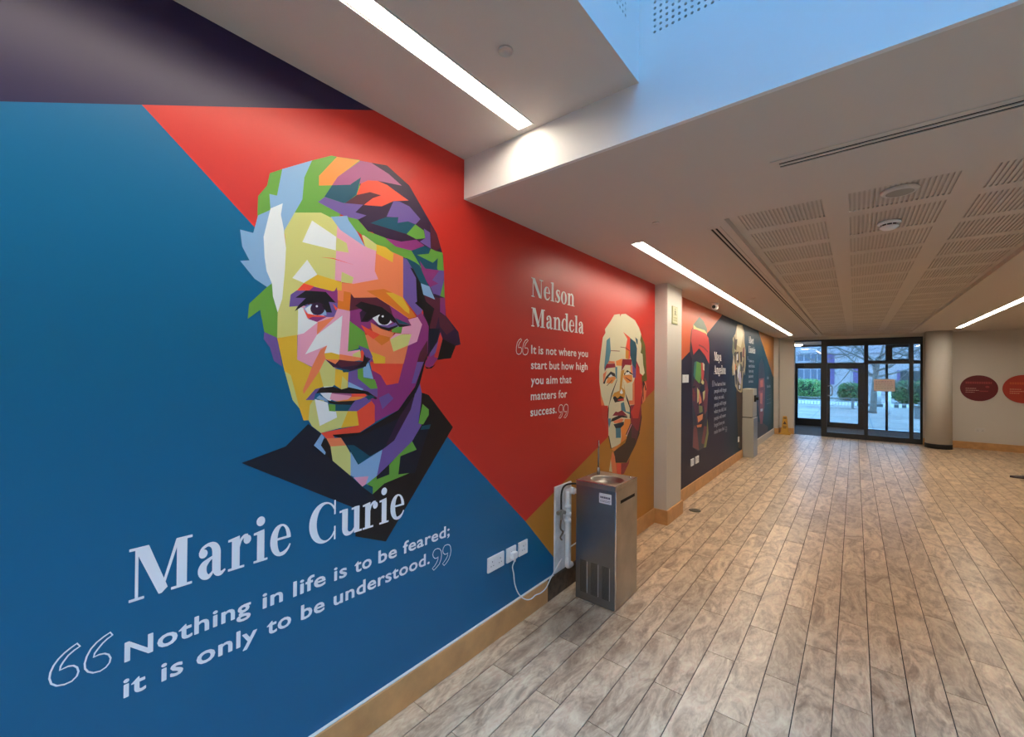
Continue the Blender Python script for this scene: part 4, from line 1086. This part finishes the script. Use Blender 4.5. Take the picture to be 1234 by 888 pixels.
lb = obj('label_plate', B(x1-.115, ya-.003, hz-.12, x1-.028, ya, hz-.055, bev=.001), mat('label_white', (.72, .74, .80), .4), wc, L_)
b = BM(); random.seed(3)
for r_, h_ in ((.033, .013), (.018, .003), (.010, .003)):
    xx_ = x1-.107
    while xx_ < x1-.038: wd = random.uniform(.004, .010); box(b, xx_, ya-.0036, hz-.12+r_, min(xx_+wd, x1-.035), ya-.0028, hz-.12+r_+h_); xx_ += wd+.0025
tag(obj('label_print', b, mat('label_ink', (.06, .07, .12), .6), lb), kind='stuff')
# feed pipes on the board behind it
pb = empty('pipe_board', (WX, 2.53, .146), 'white board with plastic waste pipe and hoses behind the steel fountain', 'pipework'); L_ = -pb.location
dirtywhite = mat('scuffed_white_board', (.68, .70, .73), .6, var=.18, vscale=14)
obj('backboard', B(WX, 2.449, .152, WX+.012, 2.665, .752, bev=.002), dirtywhite, pb, L_)
pvc = mat('white_pvc', (.85, .86, .88), .35)
px_, py_ = WX+.042, 2.565
w1 = obj('waste_pipe', tube(BM(), smooth_path([(px_, py_, .23), (px_, py_, .66), (px_, py_+.004, .70), (px_+.03, py_+.006, .715), (x0-.002, py_+.008, .715)]), .017, 14), pvc, pb, L_)
for zz in (.60, .545, .50): b = BM(); cyl(b, Vector((px_, py_, zz)), .024, .022, 18); obj('coupling', b, pvc, w1)
b = BM(); cyl(b, Vector((px_+.035, py_+.006, .715)), .024, .03, 18, 'x'); obj('coupling', b, pvc, w1)
obj('pipe_elbow', tube(BM(), smooth_path([(px_, py_, .25), (px_, py_, .20), (px_-.006, py_+.02, .172), (px_-.01, py_+.07, .168)]), .019, 14), pvc, w1)
obj('rubber_hose', tube(BM(), smooth_path([(x0-.002, 2.60, .765), (WX+.07, 2.555, .765), (WX+.045, 2.512, .752), (WX+.030, 2.500, .70), (WX+.028, 2.502, .60), (WX+.03, 2.50, .52)]), .0065, 10), black, pb, L_)
vb = BM(); cyl(vb, Vector((WX+.030, 2.485, .575)), .014, .06, 14, 'y'); cyl(vb, Vector((WX+.03, 2.502, .555)), .011, .07, 14); cyl(vb, Vector((WX+.052, 2.50, .575)), .012, .02, 14, 'x')
obj('stop_valve', vb, mat('dull_nickel', (.4, .4, .38), .35, metal=1), pb, L_)
obj('copper_pipe', tube(BM(), smooth_path([(WX+.028, 2.50, .52), (WX+.028, 2.495, .46), (WX+.035, 2.515, .43), (WX+.03, 2.49, .40), (WX+.028, 2.51, .375)]), .006, 10), mat('tarnished_copper', (.22, .17, .13), .45, metal=1), pb, L_)
obj('pipe_clip', B(WX+.012, 2.55, .40, WX+.03, 2.58, .415, bev=.001), pvc, pb, L_)
obj('stub_pipe', tube(BM(), [(WX+.04, 2.585, .30), (WX+.04, 2.70, .303)], .005, 8), pvc, pb, L_)

# ------------------------------------------------------------------ sockets, plug, cable, switches
def socket(y0, y1, z0, z1, label, gangs=1, x=WX, pins=True, cat='socket', grp='white wall sockets', name='wall_socket'):
    t = empty(name, (x, (y0+y1)/2, z0), label, cat, grp); L_ = -t.location
    obj('faceplate', B(x, y0, z0, x+.010, y1, z1, bev=.0025, seg=2), wplastic, t, L_)
    w_ = (y1-y0)/gangs
    for g_ in range(gangs):
        yc = y0+w_*(g_+.5); H_ = z1-z0; zc = z0+H_*.42
        if pins:
            b = BM()
            box(b, x+.0095, yc-.002, zc+.016, x+.0105, yc+.002, zc+.024); box(b, x+.0095, yc-.013, zc-.006, x+.0105, yc-.007, zc-.002); box(b, x+.0095, yc+.007, zc-.006, x+.0105, yc+.013, zc-.002)
            obj('pin_holes', b, pin, t, L_)
        sy = yc+(w_*.28 if gangs == 1 else (w_*.30 if g_ == 0 else -w_*.30)) if pins else yc
        obj('rocker', B(x+.010, sy-.007, z0+H_*.60, x+.0135, sy+.007, z0+H_*.86, bev=.001), wplastic, t, L_)
    return t
socket(1.769, 1.909, .405, .489, 'white double wall socket, leftmost of the group by the fountain', 2)
socket(1.935, 2.022, .404, .489, 'white single wall socket holding the white plug', 1)
socket(2.052, 2.139, .404, .489, 'white single wall socket nearest the fountain, unused', 1)
pg = empty('power_plug', (WX+.0105, 1.98, .44), 'white three-pin plug pushed into the middle wall socket', 'plug'); L_ = -pg.location
b = BM(); box(b, WX+.0138, 1.957, .425, WX+.040, 2.003, .465, bev=.008, seg=3); obj('plug_body', b, wplastic, pg, L_)
b = BM(); cyl(b, Vector((WX+.028, 1.985, .418)), .007, .022, 12); obj('cable_grip', b, wplastic, pg, L_)
o1 = (570, 640, 9.346); P = []
for i, (u, v) in enumerate(((430, 330), (445, 400), (458, 480), (470, 590), (505, 690), (555, 750), (610, 772), (660, 760), (705, 720), (765, 695), (825, 635), (870, 540), (930, 430), (985, 335), (1005, 310))):
    off = .028 if i < 3 else (.026 if i < 12 else .022); P.append(un(o1[0]+u/o1[2], o1[1]+v/o1[2], 'x', WX+off))
P[0] = Vector((WX+.028, 1.985, .408))
tag(obj('power_cable', tube(BM(), smooth_path(P, 5), .0036, 8), wplastic), 'white power cable drooping from the plug across the skirting to the fountain', 'cable', None)
def pz(px, py, x=WX): v = un(px, py, 'x', x); return v.y, v.z
(s0, zz0), (s1, zz1) = pz(832.6, 560), pz(836, 548); socket(s0-.02, s1-.02, .36, .45, 'small white single socket on the dark purple wall, left of its pair', 1)
s0 = pz(837.5, 553)[0]; socket(s0, s0+.146, .36, .45, 'white double socket low on the dark purple wall, right of its pair', 2)
s0 = pz(889.3, 532)[0]; socket(s0-.02, s0+.07, .32, .41, 'white single socket low on the teal wall just before the dispenser cabinet', 1)
s0, _ = pz(824.4, 456); socket(s0-.08, s0+.15, pz(826, 461)[1], pz(826, 451.5)[1], 'white wall switch beside the pilaster, left of the headscarf portrait', 1, pins=False, cat='switch', grp='', name='light_switch')
ss = empty('wall_socket', (0, 0, 0), 'pale double socket low on the end wall under the dark red disc', 'socket', 'white wall sockets'); ss.location = (2.018, YE, .355); L_ = -ss.location
obj('faceplate', B(1.947, YE-.01, .355, 2.090, YE, .445, bev=.002), whitemetal, ss, L_)
for k in (-1, 1):
    b = BM()
    for dx, dz in ((0, .05), (-.01, .03), (.01, .03)): box(b, 2.018+k*.036+dx-.003, YE-.0108, .355+dz-.004, 2.018+k*.036+dx+.003, YE-.0095, .355+dz+.004)
    obj('pin_holes', b, pin, ss, L_)

# ------------------------------------------------------------------ exit plaque on the pilaster
xp_ = WX+.131
es_ = empty('exit_plaque', (xp_, 4.54, 2.06), 'pale green safety plaque high on the pilaster beside the white-haired portrait', 'sign'); L_ = -es_.location
lumi = mat('photoluminescent_pale_green', (.52, .52, .33), .5); dgr = mat('dark_olive_print', (.06, .07, .03), .5); mgr = mat('mid_olive_print', (.30, .31, .14), .5)
obj('backplate', B(xp_, 4.452, 2.062, xp_+.008, 4.618, 2.246, bev=.001), mgr, es_, L_)
obj('face', B(xp_+.008, 4.46, 2.075, xp_+.009, 4.612, 2.240), lumi, es_, L_)
b = BM()
def pq(y, z): return Vector((xp_+.0095, 4.46+.152*y, 2.075+.165*z))
for pp in ([(.35, .72), (.5, .80), (.62, .72), (.60, .64), (.45, .66)], [(.45, .66), (.55, .66), (.62, .55), (.75, .52), (.72, .48), (.56, .50)], [(.42, .66), (.52, .60), (.40, .50), (.30, .44), (.27, .48), (.36, .54)]):
    b.faces.new([b.verts.new(pq(*q)) for q in pp])
b.faces.new([b.verts.new(pq(.5+.07*math.cos(a*.6283), .87+.055*math.sin(a*.6283))) for a in range(10)])
obj('running_figure', b, dgr, es_, L_)
b = BM()
for r_ in range(2):
    for k in range(5): b.faces.new([b.verts.new(pq(*q)) for q in ((.12+k*.16, .10+r_*.16), (.23+k*.16, .10+r_*.16), (.23+k*.16, .21+r_*.16), (.12+k*.16, .21+r_*.16))])
tag(obj('illegible_line', b, mgr, es_, L_), kind='stuff')

# ------------------------------------------------------------------ grey wall dispenser cabinet
gm = mat('pale_grey_enamel', (.46, .45, .40), .45); gm2 = mat('grey_steel_side', (.33, .34, .35), .35, metal=.6)
cy0, cy1, cxr = 8.72, 9.11, -1.425
dc = empty('dispenser_cabinet', (-1.52, 8.9, 0), 'pale grey two-tier water dispenser cabinet against the teal wall', 'dispenser'); L_ = -dc.location
obj('lower_cabinet', B(WX+.002, cy0, .004, cxr, cy1, .728, bev=.004), gm, dc, L_); obj('upper_cabinet', B(WX+.002, cy0, .742, cxr-.012, cy1, 1.262, bev=.006), gm, dc, L_)
obj('shadow_gap', B(WX+.004, cy0+.01, .726, cxr-.03, cy1-.01, .744), darkslot, dc, L_)
obj('side_panel', B(cxr, cy0+.012, .012, cxr+.003, cy1-.01, .72), gm2, dc, L_)
b = BM(); cyl(b, Vector((cxr+.02, cy0+.2, 1.08)), .03, .06, 16, 'x'); box(b, cxr-.013, cy0+.12, 1.02, cxr+.012, cy0+.28, 1.14, bev=.004); obj('nozzle', b, black, dc, L_)

# ------------------------------------------------------------------ floor plate, wet floor sign
fp = empty('floor_access_plate', (-1.392, 4.985, 0), 'small round bronze access plate set in the floor past the pilaster', 'floor plate')
obj('plate', lathe(BM(), [(.062, .0002), (.062, .004), (.055, .005), (.002, .005)]), mat('dark_bronze', (.12, .10, .07), .4, metal=.7), fp)
b = BM(); [cyl(b, Vector((dx, dy, .0055)), .006, .002, 10) for dx, dy in ((-.045, 0), (.045, 0))]; obj('screw', b, steel, fp)
yel = mat('safety_yellow_plastic', (.62, .33, .035), .4); yb_ = mat('black_print', (.10, .05, .02), .6)
wf = empty('wet_floor_sign', (-1.375, 12.70, 0), 'yellow folding wet floor sign standing in the far left corner', 'floor sign')
for s_ in (-1, 1):
    b = BM()
    def pt(u, w, off=0): # u across, w up the leaf 0..1
        return Vector((u, s_*(.085*(1-w)+.012+off), .002+.46*w))
    prof = [(-.125, 0), (.125, 0), (.118, .06), (.068, .14), (.046, .93), (.038, 1), (-.038, 1), (-.046, .93), (-.068, .14), (-.118, .06)]
    A_ = [b.verts.new(pt(u, w)) for u, w in prof]; Q_ = [b.verts.new(pt(u, w, -.012)) for u, w in prof]
    b.faces.new(A_); b.faces.new(Q_[::-1])
    for k in range(len(prof)): b.faces.new((A_[k], Q_[k], Q_[(k+1) % len(prof)], A_[(k+1) % len(prof)]))
    bmesh.ops.recalc_face_normals(b, faces=b.faces)
    lf = obj('sign_leaf', b, yel, wf)
    b = BM()
    for pp in ([(-.03, .86), (.03, .86), (.03, .92), (-.03, .92)],):
        b.faces.new([b.verts.new(pt(u, w, .001)) for u, w in pp])
    obj('hand_slot', b, yb_, lf)
    b = BM()
    for pp in ([(-.04, .56), (.04, .56), (.0, .74)], [(-.04, .42), (.04, .42), (.04, .46), (-.04, .46)], [(-.035, .34), (.035, .34), (.035, .38), (-.035, .38)]):
        b.faces.new([b.verts.new(pt(u, w, .001)) for u, w in pp])
    obj('warning_print', b, yb_, lf)

# ------------------------------------------------------------------ round signs on the end wall, notice on the screen
for n_, (cxx, czz, r_, c1, c2, lb_, cc) in enumerate(((1.998, 1.272, .268, (104, 20, 28), (150, 50, 56), 'dark red round sign on the end wall, nearer the column', (190, 150, 140)), (2.608, 1.272, .283, (178, 58, 40), (200, 90, 50), 'orange-red round sign on the end wall, cut by the picture edge', (220, 170, 130)))):
    t = empty('round_sign', (cxx, YE, czz), lb_, 'sign', 'round signs on the end wall')
    b = BM(); cyl(b, Vector((0, -.012, 0)), r_, .02, 64, 'y'); obj('disc', b, mat('sign_%d' % n_, s2l(c1), .45), t)
    def bars(rows_, mm, nm):
        b = BM(); random.seed(n_+5)
        for (xa, xb, z0, z1) in rows_:
            x_ = xa
            while x_ < xb-.004:
                wd = min(random.uniform(.012, .03) if z1-z0 < .03 else .026, xb-x_); b.faces.new([b.verts.new(p) for p in ((x_, -.0226, z0), (x_+wd, -.0226, z0), (x_+wd, -.0226, z1), (x_, -.0226, z1))]); x_ += wd+.006
        tag(obj(nm, b, mm, t), kind='stuff')
    bars([(-.19, .18, .09, .135)], mat('sign_title_%d' % n_, s2l(c2), .5), 'illegible_title')
    bars([(-.19, -.04, -.012, .0), (-.19, .0, -.052, -.04), (-.19, -.06, -.092, -.08)], mat('sign_ink_%d' % n_, s2l(cc), .5), 'illegible_line')
    me_ = mat('sign_emblem_%d' % n_, s2l(c2), .5)
    for pts_ in ([(.12+dx, .02+dz) for dx, dz in ((-.025, -.01), (.025, -.01), (.03, .02), (0, .035), (-.03, .02))], [(.01, -.07), (.13, -.07), (.13, -.05), (.01, -.05)]):
        b = BM(); b.faces.new([b.verts.new((p[0], -.0226, p[1])) for p in pts_]); obj('emblem', b, me_, t)
ns = empty('paper_notice', (0, 0, 0), 'pinkish white paper notice taped inside the entrance glass', 'notice')
(a_, q_), (c_, d_) = [(un(*p, 'y', YE+.05).x, un(*p, 'y', YE+.05).z) for p in ((1053, 471.2), (1078.6, 457))]
ns.location = ((a_+c_)/2, YE+.05, q_); L_ = -ns.location
obj('sheet', B(a_, YE+.048, q_, c_, YE+.051, d_), mat('notice_paper', (.74, .66, .64), .7), ns, L_)
b = BM(); random.seed(11)
for r_ in range(5):
    x_ = a_+.03
    while x_ < c_-.05: wd = random.uniform(.02, .05); z_ = d_-.05-r_*.04; b.faces.new([b.verts.new(p) for p in ((x_, YE+.0475, z_-.012), (x_+wd, YE+.0475, z_-.012), (x_+wd, YE+.0475, z_), (x_, YE+.0475, z_))]); x_ += wd+.012
tag(obj('illegible_line', b, mat('notice_ink', (.36, .30, .30), .7), ns, L_), kind='stuff')

# ------------------------------------------------------------------ person at the right edge (only a shoe tip shows)
pr = empty('person', (2.15, 9.83, 0), 'seated person in dark clothes at the right picture edge, only one dark shoe in view', 'person')
cloth = mat('dark_trousers', (.02, .02, .028), .9); coat = mat('dark_coat', (.03, .035, .05), .9); skin = mat('skin', (.45, .27, .19), .6); leather = mat('dark_brown_leather', (.035, .014, .012), .35); hairm = mat('dark_hair', (.02, .014, .01), .7)
def skinned(name, pts, edges, rad, m, par, sub=2):
    me = bpy.data.meshes.new(name); me.from_pydata(pts, edges, []); o = obj(name, me, m, par)
    mod = o.modifiers.new('skin', 'SKIN'); 
    lay = me.skin_vertices[0] if me.skin_vertices else None
    if lay is None:
        bm_ = bmesh.new(); bm_.from_mesh(me); bm_.verts.layers.skin.verify(); bm_.to_mesh(me); bm_.free(); lay = me.skin_vertices[0]
    for i, r in enumerate(rad): lay.data[i].radius = (r, r) if not isinstance(r, tuple) else r; lay.data[i].use_root = (i == 0)
    s = o.modifiers.new('sub', 'SUBSURF'); s.levels = sub; s.render_levels = sub
    return o
HX = .74
pts = [(HX, 0, .53), (HX+.03, 0, .75), (HX+.04, 0, .98), (HX+.02, 0, 1.08), (HX, 0, 1.14), (HX-.02, 0, 1.22), (HX-.02, 0, 1.32),
       (HX+.03, -.17, 1.01), (HX-.02, -.24, .76), (HX-.26, -.16, .64), (HX+.03, .17, 1.01), (HX-.02, .24, .76), (HX-.26, .16, .64),
       (HX-.04, -.09, .52), (.34, -.11, .52), (.02, -.10, .10), (HX-.04, .09, .52), (.34, .13, .52), (.40, .11, .10)]
ed = [(0, 1), (1, 2), (2, 3), (3, 4), (4, 5), (5, 6), (2, 7), (7, 8), (8, 9), (2, 10), (10, 11), (11, 12), (0, 13), (13, 14), (14, 15), (0, 16), (16, 17), (17, 18)]
rd = [.13, .12, .13, .07, .055, .098, .085, .055, .042, .033, .055, .042, .033, .08, .06, .042, .08, .06, .042]
skinned('body', pts, ed, rd, skin, pr)
skinned('coat', [(HX, 0, .56), (HX+.03, 0, .75), (HX+.04, 0, .98), pts[7], pts[8], (HX-.22, -.175, .66), pts[10], pts[11], (HX-.22, .175, .66)], [(0, 1), (1, 2), (2, 3), (3, 4), (4, 5), (2, 6), (6, 7), (7, 8)], [.16, .15, .155, .08, .062, .052, .08, .062, .052], coat, pr)
skinned('trousers', [(HX, 0, .55), pts[13], pts[14], (.035, -.10, .085), pts[16], pts[17], (.40, .11, .085)], [(0, 1), (1, 2), (2, 3), (0, 4), (4, 5), (5, 6)], [.145, .10, .075, .055, .10, .075, .055], cloth, pr)
b = BM(); bmesh.ops.create_icosphere(b, subdivisions=3, radius=.105, matrix=Matrix.Translation((HX+.012, 0, 1.325)) @ Matrix.Diagonal((1, .88, 1.05, 1)))
for f in b.faces: f.smooth = True
obj('hair', b, hairm, pr)
for s_ in (-1, 1): b = BM(); bmesh.ops.create_icosphere(b, subdivisions=2, radius=.010, matrix=Matrix.Translation((HX-.108, s_*.032, 1.27))); obj('eye', b, hairm, pr)
b = BM(); tube(b, [(HX-.10, 0, 1.265), (HX-.122, 0, 1.232), (HX-.10, 0, 1.225)], [.008, .013, .008], 8); obj('nose', b, skin, pr)
obj('mouth', B(HX-.106, -.022, 1.196, HX-.094, .022, 1.203, bev=.003), mat('lips', (.35, .13, .11), .5), pr)
for s_ in (-1, 1):
    hx_, hy_, hz_ = HX-.27, s_*.155, .635
    b = BM(); box(b, hx_-.085, hy_-.038, hz_-.015, hx_, hy_+.038, hz_+.012, bev=.010, seg=2); hd = obj('hand', b, skin, pr)
    for k, L_ in enumerate((.062, .072, .068, .052)):
        yk = hy_+s_*(-.029+k*.0193); obj('finger', tube(BM(), smooth_path([(hx_-.078, yk, hz_), (hx_-.078-L_*.55, yk, hz_-.004), (hx_-.078-L_, yk, hz_-.022)], 3), [.0088]*6+[.006], 8), skin, hd)
    obj('thumb', tube(BM(), smooth_path([(hx_-.02, hy_-s_*.034, hz_-.004), (hx_-.055, hy_-s_*.055, hz_-.008), (hx_-.085, hy_-s_*.052, hz_-.014)], 3), [.011]*6+[.008], 8), skin, hd)
ch = empty('chair', (2.15+HX+.02, 9.83, 0), 'grey plastic chair just beyond the right picture edge under the seated person', 'chair'); chm = mat('grey_chair_plastic', (.12, .13, .14), .5)
obj('seat', B(-.22, -.22, .40, .22, .22, .425, bev=.01), chm, ch); obj('backrest', B(.21, -.21, .52, .235, .21, .86, bev=.01), chm, ch)
for sx in (-1, 1):
    for sy in (-1, 1): obj('leg', tube(BM(), [(sx*.19, sy*.19, .41), (sx*.21, sy*.21, 0)], .012, 8), whitemetal, ch)
for sy in (-1, 1): obj('back_post', tube(BM(), [(.20, sy*.18, .40), (.225, sy*.18, .60)], .011, 8), whitemetal, ch)
for sy, dx in ((-.10, -.03), (.11, .34)):
    # low shoe pointing along -x: sole outline lofted upward
    b = BM(); rgs = []
    sec = [(-.275, .006, .030), (-.24, .028, .034), (-.18, .040, .040), (-.12, .043, .050), (-.06, .036, .072), (-.01, .034, .088), (.03, .032, .090), (.045, .016, .080)]
    for (sx, hw, h_) in sec: rgs.append([b.verts.new((sx+dx-.02, sy+hw*c_, .001+h_*z_)) for c_, z_ in ((-.9, 0), (-1, .12), (-1, .35), (-.75, .8), (-.3, 1), (.3, 1), (.75, .8), (1, .35), (1, .12), (.9, 0))])
    for A_, Q_ in zip(rgs, rgs[1:]):
        for k in range(10): f = b.faces.new((A_[k], Q_[k], Q_[(k+1) % 10], A_[(k+1) % 10])); f.smooth = True
    b.faces.new(rgs[0][::-1]); b.faces.new(rgs[-1]); bmesh.ops.recalc_face_normals(b, faces=b.faces)
    obj('shoe', b, leather, pr)

# ------------------------------------------------------------------ outside
pave = mat('pale_paving', (.32, .27, .27), .7, var=.18, vscale=.6)
gr_ = tag(obj('ground_outside', B(-40, YO+.085, -.14, 40, 62, -.02), pave), kind='structure')
def joints():
    b = BM()
    for k in range(14): box(b, -14, 16.5+k*1.6, -.0195, 14, 16.53+k*1.6, -.0175)
    for k in range(18): box(b, -14+k*1.6, 15.6, -.0195, -13.97+k*1.6, 38, -.0176)
    return b
obj('paving_joints', joints(), mat('paving_joint', (.2, .22, .25), .9), gr_)
def W(px, y, z=0): return un(px, 480, 'y', y).x
def Zp(py, y, px=1010): return un(px, py, 'y', y).z
YB = 42.0
bb_ = empty('building', (0, YB, 0), 'pale blue-grey building with purple panels across the forecourt', 'building'); L_ = -bb_.location
bwall = mat('pale_render', (.40, .38, .42), .8); bpurp = mat('purple_cladding', (.14, .09, .26), .6); bgl = mat('dark_window_glass', (.06, .09, .14), .1); bfr = mat('pale_window_frame', (.36, .34, .40), .5); bdk = mat('dark_doorway', (.03, .04, .045), .6)
obj('wall', B(-30, YB, -.1, 30, YB+8, 3.2), bwall, bb_, L_)
obj('upper_wall', B(-30, YB+.6, 3.2, 30, YB+8, 4.6), mat('upper_render', (.40, .37, .43), .8), bb_, L_)
obj('parapet', B(-30, YB-.15, 3.14, 30, YB+.3, 3.30), bfr, bb_, L_)
for a_, c_, z0, z1 in ((996.5, 1005.5, Zp(463, YB), Zp(425, YB)), (1028, 1036, Zp(462, YB), Zp(440, YB)), (950, 958, .8, 3.0)):
    obj('cladding_panel', B(W(a_, YB), YB-.06, z0, W(c_, YB), YB, z1), bpurp, bb_, L_)
for k, (a_, c_) in enumerate(((961, 968), (969.5, 976), (977.5, 984), (985.5, 992))):
    for z0, z1 in ((Zp(458, YB), Zp(445, YB)), (Zp(434.5, YB), Zp(426, YB))):
        x0_, x1_ = W(a_, YB), W(c_, YB); fr2 = obj('window', B(x0_-.05, YB-.05, z0-.05, x1_+.05, YB-.001, z1+.05), bfr, bb_, L_)
        obj('pane', B(x0_, YB-.06, z0, x1_, YB-.05, z1), bgl, fr2)
obj('entrance_recess', B(W(1085, YB), YB-.05, -.05, W(1125, YB), YB, Zp(447, YB, 1100)), bdk, bb_, L_)
obj('entrance_post', B(W(1081, YB), YB-.09, -.05, W(1084.5, YB), YB, Zp(446, YB, 1100)), bpurp, bb_, L_)
leafd = mat('hedge_leaf', (.07, .16, .05), .6, var=.6, vscale=3); leafl = mat('hedge_leaf_light', (.15, .30, .09), .6, var=.5, vscale=3); core = mat('hedge_core', (.02, .04, .02), .9)
def hedge(xa, xb, y, z0, z1, m, label, seed):
    random.seed(seed); t = empty('hedge', ((xa+xb)/2, y, 0), label, 'hedge', 'clipped hedges on the forecourt'); cx_, w_, h_ = (xa+xb)/2, (xb-xa)/2, z1-z0
    b = BM(); bmesh.ops.create_icosphere(b, subdivisions=3, radius=1)
    for v in b.verts:
        s_ = 1+.12*noise.noise(v.co*2.5+Vector((seed, 0, 0))); e_ = lambda q: math.copysign(abs(q)**.6, q)
        v.co = Vector((e_(v.co.x)*w_*.93*s_, e_(v.co.y)*.65*s_, z0+h_/2+e_(v.co.z)*h_*.46*s_))
    src = [(v.co.copy(), v.normal.copy()) for v in b.verts]; fcs = [(f.calc_center_median().copy(), f.normal.copy()) for f in b.faces]
    obj('foliage_core', b, core, t)
    b = BM()
    for _ in range(5200):
        c0, n0 = random.choice(fcs); p = c0+Vector((random.gauss(0, .10*w_/1.2), random.gauss(0, .06), random.gauss(0, .05)))+n0*random.uniform(-.02, .09)
        d = Vector((random.gauss(0, 1), random.gauss(0, 1), random.gauss(0, 1))).normalized(); e2 = d.orthogonal().normalized(); s_ = random.uniform(.03, .065)
        b.faces.new([b.verts.new(q) for q in (p-d*s_, p+e2*s_*.5, p+d*s_, p-e2*s_*.5)])
    tag(obj('leaves', b, m, t), kind='stuff')
    obj('planter_kerb', B(xa-.15-cx_, -.85, -.02, xb+.15-cx_, .85, z0*.5+.03), mat('planter_concrete', (.34, .36, .38), .8), t)
YH = 29.0
hedge(W(956, YH), W(991, YH), YH, .22, Zp(458.5, YH, 975), leafl, 'bright green clipped hedge seen through the left door leaf', 1)
hedge(W(1012, YH), W(1040, YH), YH, .22, Zp(463.5, YH, 1025), leafd, 'dark rounded hedge seen through the right door leaf', 2)
hedge(W(1077, YH-1), W(1125, YH-1), YH-1, .22, Zp(461, YH-1, 1095), leafd, 'wide dark hedge seen through the right-hand panes', 3)
# line of short white kerb markers in front of the planters
mk_px = [960+3.75*k for k in range(20)]+[1066+9.5*k for k in range(6)]
for i, px in enumerate(mk_px):
    o = obj('kerb_marker', shared_marker if i else B(-.055, -.05, 0, .055, .05, .17, bev=.01), None if i else mat('white_marker', (.8, .84, .88), .6), None, (W(px, 26.6), 26.6, -.02))
    if i == 0: shared_marker = o.data
    tag(o, 'small white kerb marker in the row in front of the hedges outside', 'kerb marker', 'row of white kerb markers')
kb = tag(obj('kerb', B(-12, 26.75, -.02, 12, 26.95, .10), mat('kerb_stone', (.10, .11, .12), .8)), kind='structure')
# benches
wd_ = mat('weathered_bench_wood', (.13, .12, .11), .7)
def bench(cx_, cy_, rz, label, hl=.9):
    t = empty('bench', (cx_, cy_, -.02), label, 'bench', None, rz)
    for k in range(3): obj('slat', B(-hl, -.2+k*.14, .42, hl, -.08+k*.14, .46), wd_, t)
    for s_ in (-1, 1): obj('leg', B(s_*(hl-.2)-.05, -.18, 0, s_*(hl-.2)+.05, .18, .42), mat('bench_leg', (.18, .19, .2), .7), t)
bench(W(985, 24.5), 24.5, 0, 'long low bench outside the two door leaves', 1.5); bench(W(1136, 21), 21, .5, 'bench outside at the right edge of the entrance glass')
# bare tree
bark = mat('grey_bark', (.16, .15, .14), .9, var=.3, vscale=6)
tx, ty = un(1051, 497, 'z', 0).x, un(1051, 497, 'z', 0).y
tr = empty('bare_tree', (tx, ty, -.02), 'bare leafless tree outside the entrance glass behind the paper notice', 'tree')
random.seed(21)
obj('trunk', tube(BM(), [(0, 0, 0), (.03, 0, .12), (.06, .02, .9), (.12, 0, 1.7), (.18, 0, 2.2)], [.17, .115, .095, .09, .08], 12), bark, tr)
tw = BM()
def branch(p, d, L__, r, depth, b):
    n_ = 5; pts_ = [p]; q = p.copy(); dd = d.copy()
    for k in range(n_): dd = (dd+Vector((random.gauss(0, .16), random.gauss(0, .16), random.gauss(0, .13)))).normalized(); q = q+dd*L__/n_; pts_.append(q.copy())
    tube(b, pts_, [r*(1-.65*k/n_) for k in range(n_+1)], 6 if depth < 2 else 4, cap=False)
    if depth < 4:
        for k in range(4 if depth < 2 else 3):
            i = random.randint(2, n_); nd = (dd+Vector((random.gauss(0, .75), random.gauss(0, .55), random.gauss(-.1, .5)))).normalized(); branch(pts_[i], nd, L__*random.uniform(.55, .8), r*.5, depth+1, tw)
for k in range(13):
    a = k*2*math.pi/6.5+random.uniform(-.3, .3); b = BM()
    branch(Vector((.14, 0, random.uniform(1.35, 2.2))), Vector((math.cos(a), math.sin(a)*.8, random.uniform(.25, .9))).normalized(), random.uniform(1.8, 2.8), .042, 0, b); obj('bough', b, bark, tr)
tag(obj('twigs', tw, bark, tr), kind='stuff')
# two slender white posts by the tree
for n_, (px, yb2, top, lb_) in enumerate(((1058.8, 487, 470, 'white post outside nearer the tree trunk'), (1071.8, 499, 470, 'taller white post outside right of the tree trunk'))):
    g_ = un(px, yb2, 'z', -.02); o = empty('white_post', (g_.x, g_.y, -.02), lb_, 'post'); tpz = un(px, top, 'y', g_.y).z
    b = BM(); cyl(b, Vector((0, 0, (tpz+.02)/2)), .05 if n_ else .10, tpz+.02, 14); obj('shaft', b, mat('white_paint', (.7, .75, .78), .5), o)
    b = BM(); cyl(b, Vector((0, 0, tpz+.03)), .06 if n_ else .11, .03, 14); obj('cap', b, mat('post_cap', (.7, .75, .78), .5), o)
